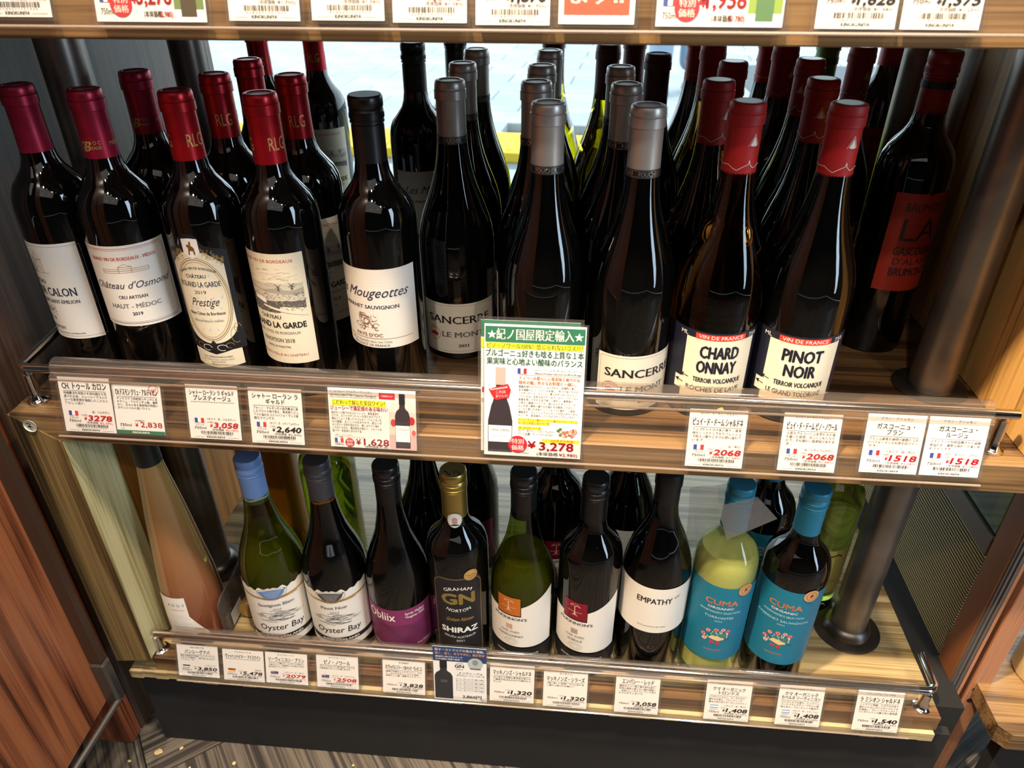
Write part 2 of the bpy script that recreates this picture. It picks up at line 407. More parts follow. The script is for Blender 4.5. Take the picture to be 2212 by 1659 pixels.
# ------------------------------------------------------------------ outdoors
m = MB(); m.box(-7, 1.30, -.30, 9, 12, -.05); gr = struct('ground', m, mat('ground_base', (96, 104, 106), .9))
pv = [noisy('paver_stone_%d' % i, c, d, 5, .85) for i, (c, d) in enumerate([((140, 148, 150), (152, 160, 160)), ((134, 142, 146), (148, 156, 158)), ((144, 150, 150), (156, 162, 160))])]
pvm = []
for k in range(3):
    b = MB(); b.box(-.2215, -.1465, -.05, .2215, .1465, 0, .003); pvm.append(b)
first = {}
def inst(first, key, mk, parent, loc, rz):
    if key not in first: o = mk(); first[key] = o.data
    else: o = link(first[key].name.split('.')[0], first[key], parent)
    o.location = loc; o.rotation_euler = (0, 0, rz); return o
tilt = R(-5); n = 0
for j in range(-2, 24):
    Yc = 1.50 + .30 * j
    for i in range(-9, 11):
        Xc = i * .45 + (.225 if j % 2 else 0)
        X, Y = Xc * cos(tilt) - (Yc - 4) * sin(tilt), Xc * sin(tilt) + (Yc - 4) * cos(tilt) + 4
        if not (abs(X) < .62 * Y + .6 and Y > 1.48 and Y < 8.2) or n > 290: continue
        if 3.62 < Y - .04 * X < 4.24: continue
        n += 1; k = rnd.randrange(3)
        inst(first, k, lambda: pvm[k].build('paver', pv[k], gr), gr, (X, Y, 0), tilt)
yt = mat('tactile_yellow', (196, 168, 30), .8)
b = MB(); b.box(-.197, -.20, -.05, .197, .20, .002, .004)
for i in range(4): b.box(-.15 + i * .1 - .016, -.16, .002, -.15 + i * .1 + .016, .16, .007, .003)
ty = b.build('tactile_tile', yt, gr)
for i in range(-8, 9):
    o = ty if i == -8 else link('tactile_tile', ty.data, gr)
    o.location = (i * .4, 3.93 - .035 * i * .4 / .4 * .8, 0); o.rotation_euler = (0, 0, R(-4))
m = MB(); m.box(1.12, 5.30, -.05, 3.4, 6.42, .006, .003); m.build('asphalt_patch', noisy('asphalt', (70, 76, 80), (84, 90, 94), 40, .9), gr)

# passer-by outside the window: only the legs show between the shelf and the bottles
def passer():
    t = thing('person', 'person in pale blue wide trousers standing on the pavement outside', 'person', (.60, 5.30, 0), R(20))
    me = bpy.data.meshes.new('body')
    P = [((0, 0, .98), .13), ((0, 0, 1.15), .13), ((0, 0, 1.38), .15), ((0, 0, 1.50), .06), ((0, -.01, 1.57), .07), ((0, -.01, 1.67), .085), ((0, 0, 1.74), .06),
         ((-.1, 0, .90), .10), ((-.10, .0, .5), .085), ((-.11, .02, .12), .085), ((.1, 0, .90), .10), ((.11, .0, .5), .085), ((.12, .02, .12), .085),
         ((-.19, 0, 1.40), .055), ((-.25, 0, 1.15), .045), ((-.25, -.08, .92), .035), ((.19, 0, 1.40), .055), ((.25, 0, 1.15), .045), ((.25, -.08, .92), .035)]
    E_ = [(0, 1), (1, 2), (2, 3), (3, 4), (4, 5), (5, 6), (0, 7), (7, 8), (8, 9), (0, 10), (10, 11), (11, 12), (2, 13), (13, 14), (14, 15), (2, 16), (16, 17), (17, 18)]
    me.from_pydata([p for p, _ in P], E_, []); o = link('body', me, t)
    o.modifiers.new('Skin', 'SKIN'); o.modifiers.new('Sub', 'SUBSURF').levels = 2; o.modifiers['Sub'].render_levels = 2
    for i, (_, r_) in enumerate(P): me.skin_vertices[0].data[i].radius = (r_, r_)
    me.skin_vertices[0].data[0].use_root = True
    me.materials.append(mat('pale_denim', (124, 144, 166), .85, bump=.3))
    for sx in (-.11, .12):
        b = MB(); b.lathe([(.0001, 0), (.045, .003), (.05, .02), (.046, .05), (.03, .075), (.0001, .08)], n=16)
        s = b.build('shoe', mat('dark_shoe', (50, 56, 62), .6), t, True); s.location = (sx, -.02, 0.002); s.scale = (.95, 2.2, 1)
passer()

# ------------------------------------------------------------------ shelf unit (one joined piece of shop furniture)
ZM, ZL, ZT = .586, .195, .975
unit = thing('shelf_unit', 'wooden wine shelving unit with mitred front edges in front of the window', 'shelf', (0, .578, 0))
def U(b, name, m, **k):
    b.v = [(x, y - .578, z) for x, y, z in b.v]
    return b.build(name, m, unit, **k)
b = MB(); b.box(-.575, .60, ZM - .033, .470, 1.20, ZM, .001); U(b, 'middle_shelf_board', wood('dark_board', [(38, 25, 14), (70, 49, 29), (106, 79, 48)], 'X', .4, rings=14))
b = MB(); b.box(-.575, .578, ZM - .033, .476, .60, ZM, .0012); U(b, 'middle_shelf_edge', OAK)
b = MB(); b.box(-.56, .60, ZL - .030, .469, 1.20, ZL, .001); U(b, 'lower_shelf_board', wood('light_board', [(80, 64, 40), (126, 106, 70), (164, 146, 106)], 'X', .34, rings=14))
b = MB()
# lower edge: dark upper face with a chipped pale lip
b.box(-.53, .5825, ZL - .024, .469, .601, ZL, .001); U(b, 'lower_shelf_edge', wood('dark_edge', [(58, 38, 22), (92, 66, 40), (120, 90, 58)], 'X', .42, rings=9))
b = MB(); r2 = random.Random(3); n = 60
for i in range(n):
    x0 = -.566 + i * (1.032 / n); x1 = x0 + 1.032 / n
    d = r2.uniform(0, .0012) if i > 8 else r2.uniform(0, .004)
    b.box(x0, .5765 + d, .156 + d * .6, x1, .60, ZL - .0245 - d * .5)
U(b, 'chipped_lip', wood('lip_wood', [(108, 92, 62), (160, 142, 104), (188, 170, 130)], 'X', .6, rings=8), label='pale worn lip with chipped corner')
b = MB(); b.box(-.72, .60, .9406, .72, 1.20, ZT, .001); U(b, 'top_shelf_board', OAKY)
b = MB(); b.box(-.72, .578, .9406, .72, .60, ZT, .0012); U(b, 'top_shelf_edge', OAK)
b = MB(); b.add([(-.576, .577, .19), (-.528, .577, .197), (-.528, .577, ZM - .033), (-.576, .577, ZM - .001), (-.576, .62, .19), (-.528, .62, .197), (-.528, .62, ZM - .033), (-.576, .62, ZM - .001)],
                [(0, 1, 2, 3), (4, 7, 6, 5), (0, 3, 7, 4), (1, 5, 6, 2), (0, 4, 5, 1), (3, 2, 6, 7)]); U(b, 'left_stile', OAKZ)
b = MB(); b.box(-.560, .621, ZL + .001, -.5281, .645, ZM - .034); b.box(-.5279, .5785, ZL + .004, -.5272, .645, ZM - .0335); U(b, 'left_jamb_board', PALE)
b = MB(); b.box(-.566, .6455, ZL + .001, -.538, 1.20, ZM - .034); U(b, 'left_side_board', wood('amber_side', [(96, 52, 14), (150, 92, 30), (186, 124, 52)], 'Z', .4, rings=10))
b = MB(); b.box(.431, .579, ZM + .001, .470, 1.20, .940); U(b, 'right_side_board', PINE)
b = MB(); b.box(-.566, .589, .001, .494, .605, .1555, .0008); U(b, 'kick_board', BLACK)
b = MB(); b.box(.4695, .60, .001, .503, 1.20, ZL - .001); U(b, 'black_gap_strip', mat('matt_black', (5, 5, 5), .9))
# screws / badge on the left corner
tb = MB(); tb.lathe([(.0001, 0), (.0068, 0), (.0072, .0006), (.0072, .0012)], n=28, axis='Y'); tb.v = [(x, -y, z) for x, y, z in tb.v]
bd = thing('round_badge', 'small round silver badge with black mark on the left shelf corner', 'badge', (-.5545, .5768, .5725))
tb.build('badge_disc', mat('badge_silver', (206, 202, 190), .3, .3), bd)
pb = Print(lambda u, v, off: (u / 1000, -.0013 - off / 1000, v / 1000))
pb.line([(-3, 2.5), (-1, 4), (1.5, 3), (0, 1), (3.5, -1.5)], .9, K); pb.poly([(-1.8, 1.5), (1.2, -.2), (.4, -2), (-2.4, -.4)], K); pb.line([(-1, -3), (1.5, -4)], .8, K)
pb.build('badge_mark', bd)

# ------------------------------------------------------------------ steel posts
def post(x, y, z0, z1, label, rf, two=False):
    t = thing('steel_post', label, 'post', (x, y, z0), group=None)
    b = MB(); b.lathe([(.0225, .004), (.0225, z1 - z0)], n=40); b.build('tube', STEEL, t, True)
    b = MB()
    b.lathe([(.0001, .0001), (rf, .0001), (rf, .0016), (rf - .002, .0024)] + ([(.031, .004), (.0295, .009), (.026, .014), (.0226, .016)] if two else [(.024, .003), (.0226, .006)]), n=48)
    b.build('flange', DSTEEL, t, True)
    if not two:
        b = MB(); b.lathe([(.0001, -.006), (.0022, -.0052), (.004, -.002), (.0042, 0)], n=14, axis='Y'); s = b.build('set_screw', CHROME, t, True); s.location = (-.008, -.0212, z1 - z0 - .016)
E4 = 'cutting the shelf behind'
post(-.5145, .750, ZM, .940, 'left front steel post standing on the middle shelf behind the left red-capped bottles', .038)
post(-.5145, .750, ZL, ZM - .034, 'left front steel post on the bottom shelf beside the cloudy orange bottle', .043, True)
post(.389, .713, ZM, .940, 'right front steel post on the middle shelf partly hiding the red-labelled bottle', .038)
post(.392, .711, ZL, ZM - .034, 'right front steel post on the bottom shelf right of the blue-labelled bottles', .043, True)
post(-.497, .97, ZM, .940, 'left rear steel post in front of the window edge', .038)
post(.394, .97, ZM, .940, 'right rear steel post beside the window, behind the red screw cap', .038)

# ------------------------------------------------------------------ left: red wood end panel and wall boards
m = MB(); m.box(-.66, .60, 0, X0, 1.22, 2.6); struct('wall_alcove_left', m, VENE)
m = MB(); m.box(-.76, .575, 0, X0 + .001, .5999, 2.6, .004); struct('trim_1', m, REDW)
t = thing('wood_end_panel', 'large reddish wood panel standing open toward the viewer at the left', 'panel', (-.575, .54, .12))
b = MB(); b.v = []
b.add([(-.02, -.9, .0), (0, -.9, .0), (0, 0, .045), (-.02, 0, .045), (-.02, -.9, 2.2), (0, -.9, 2.2), (0, 0, 2.2), (-.02, 0, 2.2)], [(0, 3, 2, 1), (4, 5, 6, 7), (0, 1, 5, 4), (2, 3, 7, 6), (0, 4, 7, 3), (1, 2, 6, 5)])
b.v = [(x, y, z - (0 if y < -.1 or z > 1 else 0)) for x, y, z in b.v]
b.build('panel_board', wood('orange_red_wood', [(60, 28, 16), (118, 64, 38), (150, 90, 56)], 'Z', .38, rings=11, contrast=1.2), t)
b = MB(); b.box(0.0005, -.004, .12, .016, .006, 2.2); b.build('edge_strip', mat('dark_brown_metal', (66, 48, 38), .45, .3), t)
b = MB(); b.box(-.001, -.006, .042, .019, .010, .118, .003); b.tube([(.016, 0, .046), (.004, -.14, .033), (.001, -.5, .016)], .004, 8)
b.build('corner_guard', mat('guard_metal', (92, 88, 84), .3, .7), t, label='grey metal corner guard')

# ------------------------------------------------------------------ right: door frame, fluted glass, neighbouring unit
m = MB(); m.box(.500, .640, 0, .5135, .676, .936, .001); struct('trim_2', m, BRNM)
m = MB()
for i, d in enumerate([0, .0022, .0004, .0026, .0006]): m.box(.5015 + i * .0024, .6375 - d, 0, .5015 + (i + 1) * .0024 - .0004, .641, .936)
struct('trim_3', m, mat('grey_rubber_rail', (96, 94, 94), .35, .2))
m = MB(); m.box(.5138, .6365, 0, .5182, .676, .936, .0006); struct('trim_4', m, POSTW)
m = MB(); m.box(.5182, .655, 0, .5275, .676, .936); struct('trim_5', m, mat('matt_black', (8, 8, 8)))
t = thing('door_stile', 'pinkish wooden door stile with two dark screw holes on the right', 'door', (.5395, .638, 0))
b = MB(); b.box(-.012, 0, 0, .0115, .036, 1.05, .001); b.build('stile_board', POSTW, t)
for (x, z) in ((-.0075 + .0035, .182), (-.004, .160)):
    b = MB(); b.lathe([(.0001, -.0004), (.0042, -.0004)], n=20, axis='Y'); b.v = [(x_, y, z_) for x_, y, z_ in b.v]; o = b.build('screw_hole', mat('hole_black', (4, 4, 4), .9), t); o.location = (x, 0, z)
t = thing('fluted_screen', 'fluted translucent side screen in a brown frame right of the bottom shelf', 'screen', (.505, .68, .19))
b = MB(); n = 36; q = 6; zz = [.004 + i * .18 / (n * q) for i in range(n * q + 1)]
for i, z in enumerate(zz[:-1]):
    b.mi = 1 if i % q in (2, 3) else 0  # lighter colour on ridge faces paints in the light they catch
    d0, d1 = .0030 * abs(sin(pi * i / q)), .0030 * abs(sin(pi * (i + 1) / q))
    b.add([(-d0, 0, z), (-d0, .54, z), (-d1, .54, zz[i + 1]), (-d1, 0, zz[i + 1])], [(0, 1, 2, 3)])
b.build('fluted_pane', [mat('fluted_smoke', (70, 56, 24), .6, spec=.1), mat('fluted_ridge_glint', (150, 126, 66), .4, spec=.3)], t)
b = MB(); b.box(-.004, 0, .184, .010, .54, .212, .001); b.box(-.003, 0, -.003, .008, .54, .006); b.build('screen_frame', mat('dark_brown_rail', (74, 58, 48), .4), t)
b = MB(); b.box(0, .004, .212, .003, .54, .40); b.build('screen_glass', clear('dim_glass', (120, 140, 120), .1, .02, .2, (40, 60, 46)), t)
t = thing('yellow_card', 'small yellow card standing on the neighbouring shelf behind the right-hand screen', 'card', (.632, .862, ZL))
b = MB(); b.box(-.012, -.0004, .0, .022, .0004, .135); b.build('card_board', mat('sign_yellow', (200, 190, 30), .6), t)
t = thing('green_bottle', 'dark green bottle on the neighbouring shelf seen through the right-hand screen', 'bottle', (.66, .95, ZL))
b = MB(); b.lathe([(.0001, .001), (.036, .001), (.0385, .006), (.0385, .17), (.034, .195), (.018, .22), (.015, .24), (.0001, .241)], n=32); b.build('glass_body', mat('deep_green_glass', (38, 58, 44), .12), t, True)
b = MB(); b.lathe([(.0152, .235), (.0152, .29), (.0001, .291)], n=28); b.build('black_capsule', mat('black_matt_capsule', (16, 16, 18), .42), t, True)
t = thing('neighbour_shelf', 'bottom shelf of the next unit with a chamfered wooden corner at far right', 'shelf', (.533, .579, 0))
b = MB(); b.add([(.0, 0, .168), (.0, .028, .168), (.003, .4, .168), (.5, .4, .168), (.5, -.012, .168), (.012, -.012, .168)] + [(.0, 0, ZL), (.0, .028, ZL), (.003, .4, ZL), (.5, .4, ZL), (.5, -.012, ZL), (.012, -.012, ZL)],
               [(0, 1, 2, 3, 4, 5)[::1], (11, 10, 9, 8, 7, 6)] + [(i, (i + 1) % 6, (i + 1) % 6 + 6, i + 6)[::-1] for i in range(6)]); b.build('shelf_board', OAK, t)
b = MB(); b.box(.028, .012, 0, .5, .03, .167); b.build('kick_board', BLACK, t)
t = thing('beige_bottle', 'cream-coloured object standing on the neighbouring shelf at the right edge', 'bottle', (.625, .66, ZL))
b = MB(); b.lathe([(.0001, .0005), (.036, .0005), (.038, .004), (.038, .12), (.032, .15), (.018, .18), (.016, .24), (.0001, .242)], n=32); b.build('bottle_body', mat('cream_ceramic', (226, 206, 160), .4), t, True)

# ------------------------------------------------------------------ gallery rails and clear tag holders
def rail(x0, x1, y, z, zs, label, left_ret=0, right_ret=0, posts=()):
    t = thing('gallery_rail', label, 'rail', (0, y, zs))
    pts = []
    if left_ret: pts += [(x0 - left_ret * .12, left_ret, z - zs + .0), (x0 - left_ret * .04, left_ret * .35, z - zs), (x0 - .001, .008, z - zs), (x0 + .003, .002, z - zs)]
    pts += [(x0 + .010, 0, z - zs), (x1 - .010, 0, z - zs)]
    if right_ret: pts += [(x1 - .003, .002, z - zs), (x1 + .001, .008, z - zs + .001), (x1 + .001, right_ret, z - zs + right_ret * .1)]
    else: pts[-1] = (x1, 0, z - zs)
    b = MB(); b.tube(pts, .0048, 16); b.build('rail_tube', CHROME, t, True)
    for px in posts:
        b = MB(); b.lathe([(.0001, .0003), (.0105, .0003), (.0105, .002), (.008, .003), (.0062, .006), (.0055, .012), (.0055, z - zs - .009), (.0035, z - zs - .008), (.003, z - zs - .003)], n=20)
        o = b.build('rail_post', CHROME, t, True); o.location = (px, .003, 0)
    return t
rail(-.560, .4135, .5985, .6295, ZM, 'chrome gallery rail along the front of the middle shelf', .10, 0, (-.557, .4045))
rail(-.532, .455, .5935, .2310, ZL, 'chrome gallery rail along the front of the bottom shelf', 0, .05, (-.5235, .4495))
rail(-.70, .70, .600, 1.020, ZT + .001, 'chrome gallery rail of the upper shelf above the frame', 0, 0, (-.66, .66))
def holder(x0, x1, z_top, z_bot, label, squeeze=1):
    t = thing('tag_holder', label, 'tag holder', (x0, .600, z_top))
    b = MB(); L_ = x1 - x0; H = z_top - z_bot
    # J-shaped profile over the rail, then a sheet leaning slightly outwards (y, z)
    zr = .0
    prof = [(.0065, -.014), (.0070, -.007), (.0062, -.002), (.003, .0010), (-.001, .0018), (-.0052, .0004), (-.0082, -.004), (-.0092, -.0095), (-.0122, -.0105), (-.0135, -.0125), (-.0280, -H)]
    roll = [(.0085, -.012), (.0092, -.004), (.0078, .0022), (.0035, .0052), (-.0020, .0058), (-.0070, .0036), (-.0098, -.001), (-.0108, -.0065), (-.0145, -.0085), (-.0151, -.0125)]
    roll = [(-.0151 + (y + .0151) * squeeze, z) for y, z in roll]
    n = len(roll); b.add([(0, y, z) for y, z in roll] + [(L_, y, z) for y, z in roll], [(i + n, i, i + 1, n + i + 1) for i in range(n - 1)])
    b.build('acrylic_roll', clear('acrylic_roll', (236, 230, 224), .18, .05, .04, (225, 215, 205)), t, True)
    b = MB(); prof = [(-.0150, -.0125), (-.0295, -H)]
    n = len(prof)
    vs = [(0, y, z) for y, z in prof] + [(L_, y, z) for y, z in prof]
    b.add(vs, [(i, i + 1, n + i + 1, n + i) for i in range(n - 1)])
    o = b.build('acrylic_sheet', ACRYL, t, True)
    b = MB(); b.tube([(0, -.0298, -H), (L_, -.0298, -H)], .0012, 8); b.tube([(0, -.0132, -.0118), (L_, -.0132, -.0118)], .0013, 8); b.tube([(0, -.0096, -.0060), (L_, -.0096, -.0060)], .0009, 8); b.tube([(0, -.0066, .0010), (L_, -.0066, .0010)], .0008, 8); b.build('acrylic_edge_glint', clear('acrylic_edge_glint', (210, 200, 190), .3, .08, .25, (220, 205, 190)), t, True)  # sheet edges, plus two upper pale beads added to paint in lamp reflection streaks
holder(-.521, .388, .6365, .5665, 'clear acrylic price strip hooked over the middle rail')
holder(-.496, .433, .2380, .1690, 'clear acrylic price strip hooked over the bottom rail', .64)
holder(-.70, .70, 1.027, .9500, 'clear acrylic price strip on the upper shelf edge')

# ------------------------------------------------------------------ bottles
GLB = mat('black_glass', (5, 5, 5), .035, spec=.55, ior=1.52)
def tglass(name, c, rough=.01): return mat(name, c, rough, trans=1, ior=1.5)
GREENG = clear('green_glass', (168, 178, 96), .05, .02); CLEARG = clear('flint_glass', (240, 246, 236), .05, .01); AMBG = tglass('brown_glass', (150, 104, 40))
BX = [(.0001, 10), (20, 8), (32, .6), (34, 0), (36.6, 1.6), (37.5, 6), (37.5, 183), (37.1, 191), (35.4, 200), (31.4, 209), (25.5, 216.5), (19.8, 224), (16.5, 232), (14.9, 243), (14.3, 257), (13.9, 284), (13.9, 298), (.0001, 298)]
BG = [(.0001, 12), (22, 9), (36, .6), (38, 0), (40.6, 1.8), (41.5, 7), (41.5, 120), (41.0, 134), (39.2, 147), (36, 159), (31.5, 172), (26.5, 185), (22.3, 198), (19, 211), (16.7, 224), (15.3, 238), (14.5, 252), (14.0, 284), (14, 295), (.0001, 295)]
EM = [(.0001, 12), (22, 9), (35, .6), (37.5, 0), (40, 1.8), (41, 6), (41, 158), (40.3, 171), (38.4, 184), (35.2, 197), (30.8, 210), (25.6, 223), (20, 236), (16, 249), (14.4, 262), (13.9, 300), (13.9, 310), (.0001, 310)]
GNB = [(.0001, 10), (20, 8), (32, .6), (34, 0), (36.6, 1.6), (37.5, 6), (37.5, 182), (36.8, 192), (34.8, 201), (30.8, 209), (24.6, 216), (18.8, 223), (15.8, 231), (14.6, 244), (14, 284), (14, 298), (.0001, 298)]
CONE = [(.0001, 8), (25, 6), (33, .5), (35, 0), (37.6, 2), (38.2, 8), (38, 45), (37, 75), (34.6, 108), (30.5, 147), (27, 182), (23.6, 214), (20, 242), (16.6, 268), (14.4, 288), (13.8, 320), (13.8, 350), (.0001, 350)]
def sc(p): return [(r / 1000, z / 1000) for r, z in p]
def foil(H, L_, r1=15.4, r0=14.75, ring=16.0): return [(r1 - .5, H - L_), (r1, H - L_ + .3), (r0 + .1, H - L_ + 22), (r0, H - 18.6), (r0 + .1, H - 18), (ring, H - 17.4), (ring, H - 9), (ring - .7, H - 8.4), (ring - .5, H - 7.6), (ring - .7, H - 2.6), (ring - 1.6, H - .6), (ring - 3, H), (11, H), (10.6, H - .7), (.0001, H - .7)]
def screw(H, L_, r0=14.9, top=15.6): return [(r0, H - L_ - .4), (r0 + .4, H - L_), (r0 + .1, H - L_ + 4), (r0, H - 25), (r0 - .8, H - 24.4), (r0 - .8, H - 23.8), (top, H - 23.2), (top, H - 21.5), (top - .5, H - 21), (top - .5, H - 20.2), (top, H - 19.8), (top, H - 15), (top - .4, H - 14.6), (top - .4, H - 14), (top, H - 13.6), (top - .3, H - 12.8), (top - .6, H - 12.2), (top - .1, H - 11.4), (top - .6, H - 10.6), (top, H - 9.8), (top, H - 3), (top - .4, H - 1.2), (top - 1.3, H), (.0001, H)]
def knurl(H, top=15.6):
    b = MB(); n = 56
    for i in range(n):
        a = 2 * pi * i / n; c, s_ = cos(a), sin(a); r0, r1 = (top - .1) / 1000, (top + .28) / 1000; wd = .00035
        z0, z1 = (H - 19.4) / 1000, (H - 15.4) / 1000
        vs = [(r * c - k * wd * s_, r * s_ + k * wd * c, z) for z in (z0, z1) for r in (r0, r1) for k in (-1, 1)]
        b.add(vs, [(2, 3, 7, 6), (0, 2, 6, 4), (3, 1, 5, 7), (4, 6, 7, 5)])
    return b
def shell(prof, fill, glass, liquid, t, n=48, wall=1.6):
    """hollow glass with liquid up to fill (mm)"""
    inner = [(.0001, 16)] + [(max(r - wall, .0001), max(z, 15) if r > 20 or z > 30 else z) for r, z in prof if z > 5 and r > 1][0:]
    inner = [(.0001, 15), (prof[5][0] - wall - 4, 14), (prof[5][0] - wall, 18)] + [(r - wall, z) for r, z in prof if z > 20 and r > 1]
    inner.append((.0001, inner[-1][1]))
    b = MB(); b.lathe(sc(prof), n=n); b.build('glass_body', glass, t, True)
    liq = []
    for (r, z), (r2, z2) in zip(inner[:-1], inner[1:]):
        liq.append((r + .25 if r > 1 else r, z - (.2 if z < 16 else 0)))
        if z2 > fill > z:
            k = (fill - z) / (z2 - z); rr = r + (r2 - r) * k; liq += [(rr + .25, fill), (.0001, fill)]; break
    b = MB(); b.lathe(sc(liq), n=n); b.build('wine', liquid, t, True)
def solid(prof, m, t, n=44): b = MB(); b.lathe(sc(prof), n=n); return b.build('glass_body', m, t, True)
def cap(name, prof, m, t, kn=None, top=None, n=40):
    b = MB(); b.lathe(sc(prof), n=n)
    if kn: k = knurl(kn); b.add(k.v, k.f)
    o = b.build(name, m, t, True)
    return o
def lab(t, r, draw, name='front_label', prn='label_print', rot=0, base=None, du=2.5):
    """draw(Print, Print): first gets the paper, second the print on it"""
    M_ = base or cyl_map(r)
    a = Print(M_, du); b = Print(M_, du); a.vc = b.vc = 5 if base else 0; draw(a, b)
    o = a.build(name, t)
    o.rotation_euler = (0, 0, R(rot))
    if b.v: b.build(prn, o)
    return o
OFF = .06
def shape(a, x0, x1, ft, fb, m): a.band(x0, x1, ft, fb, m, 3)
# lay numbers: paper 3, print 5+
def T(b, x, y, h, s, m, **k): k.setdefault('lay', 6); b.text(x, y, h, s, m, **k)

REDF = mat('red_foil', (176, 20, 32), .3, .6, bump=.15, bscale=60); CRMF = mat('crimson_foil', (160, 30, 58), .34, .6); SLVF = mat('silver_foil', (190, 184, 176), .36, .6)
VERM = mat('vermilion_foil', (160, 28, 30), .5, 0, spec=.4); BLKC = mat('black_cap', (14, 14, 16), .32); BLKM = mat('black_matt_capsule', (16, 16, 18), .42)
BLUC = mat('blue_cap', (104, 138, 192), .42); GRYC = mat('grey_cap', (62, 62, 66), .42); GLDC = mat('gold_cap', (176, 154, 84), .32, .85); TEAL = mat('teal_cap', (30, 124, 156), .4)
REDC = mat('red_cap', (150, 20, 22), .45); GFOI = mat('green_foil', (78, 116, 30), .45); MARF = mat('maroon_foil', (84, 16, 24), .45)

def foil_print(t, c, r, draw):
    p = Print(cyl_map(r), 1.5); draw(p); return p.build('capsule_print', c)
# ---- label drawings -------------------------------------------------
def d_tour(a, b):
    shape(a, -56, 50, 156, 49, LPAPER)
    for s in (-1, 1): b.line([(s * 53, 51), (s * 53, 153)], .3, GREY, 5)
    b.line([(-53, 153), (53, 153)], .3, GREY, 5); b.line([(-53, 52), (53, 52)], .3, GREY, 5)
    # chateau engraving
    for x in (-17, 5):
        b.line([(x - 5, 124), (x - 5, 139), (x, 147), (x + 5, 139), (x + 5, 124)], .4, BRN, 5); b.line([(x - 6, 139), (x + 6, 139)], .4, BRN, 5)
        for z in (127, 134): b.line([(x - 2, z), (x - 2, z + 3.5), (x, z + 5), (x + 2, z + 3.5), (x + 2, z)], .35, BRN, 5)
        b.line([(x, 147), (x, 149)], .3, BRN, 5)
    b.line([(-12, 140), (0, 140)], .4, BRN, 5); b.line([(-12, 137), (0, 137)], .3, BRN, 5)
    for x in (-10, -6, -2): b.line([(x, 126), (x, 134)], .3, BRN, 5)
    b.ring(-6, 127, 4.5, 4, .5, BRN, 5); b.ring(-6, 126, 2.5, 2.5, .5, BRN, 5); b.line([(-25, 124), (16, 124.5)], .35, BRN, 5)
    T(b, -5, 112, 4.4, 'CHÂTEAU', NAVY, serif=1, wd=24); T(b, 7, 99, 9, 'TOUR CALON', NAVY, wd=60, serif=1); T(b, 6, 90.5, 3.9, 'MONTAGNE SAINT-ÉMILION', NAVY, wd=62, serif=1)
    b.line([(-19, 86.5), (8, 86.5)], .3, GREY, 5); T(b, -5, 79.5, 4.8, 'CLASSIC', GREY, wd=25, bold=.01); b.line([(-19, 77), (8, 77)], .3, GREY, 5)
    T(b, -5, 70, 3.6, '2 0 1 8', NAVY, serif=1); T(b, -3, 59.5, 5.4, 'Lateyron', K, shear=.35, wd=28); T(b, 6, 54.5, 1.9, 'Pour une Culture Expressive et Naturelle', NAVY, wd=52, bold=.01)
def d_osm(a, b):
    shape(a, -47, 47, lambda x: 162 - 0 * x, 75, LPAPER)
    for d, wd in ((3, .45), (4.6, .25)):
        b.line([(-47 + d + 4, 162 - d), (47 - d - 4, 162 - d)], wd, CRIM, 5); b.line([(-47 + d + 4, 75 + d), (47 - d - 4, 75 + d)], wd, NAVY, 5)
        for s in (-1, 1): b.line([(s * (47 - d - 4), 162 - d), (s * (47 - d), 158 - d), (s * (47 - d), 79 + d), (s * (47 - d - 4), 75 + d)], wd, GREY, 5)
    T(b, 0, 147, 3.3, 'GRAND VIN DE BORDEAUX - MÉDOC', CRIM, serif=1, wd=66)
    b.line([(-22, 134), (22, 134), (22, 138), (-22, 138), (-22, 134)], .35, BRN, 5); b.line([(-22, 136), (22, 136)], .6, GOLD, 5); b.line([(-6, 134), (-6, 140), (0, 143), (6, 140), (6, 134)], .4, BRN, 5); b.line([(-7, 140), (7, 140)], .4, BRN, 5)
    T(b, 0, 117, 7.2, "Château d'Osmond", NAVY, wd=78, shear=.42)
    T(b, 0, 106, 3.4, 'CRU ARTISAN', K, serif=1, wd=28); T(b, 0, 95.5, 4.6, 'HAUT - MÉDOC', GREY, serif=1, wd=50); T(b, 0, 87.5, 3.4, '2019', NAVY, serif=1, bold=.01)
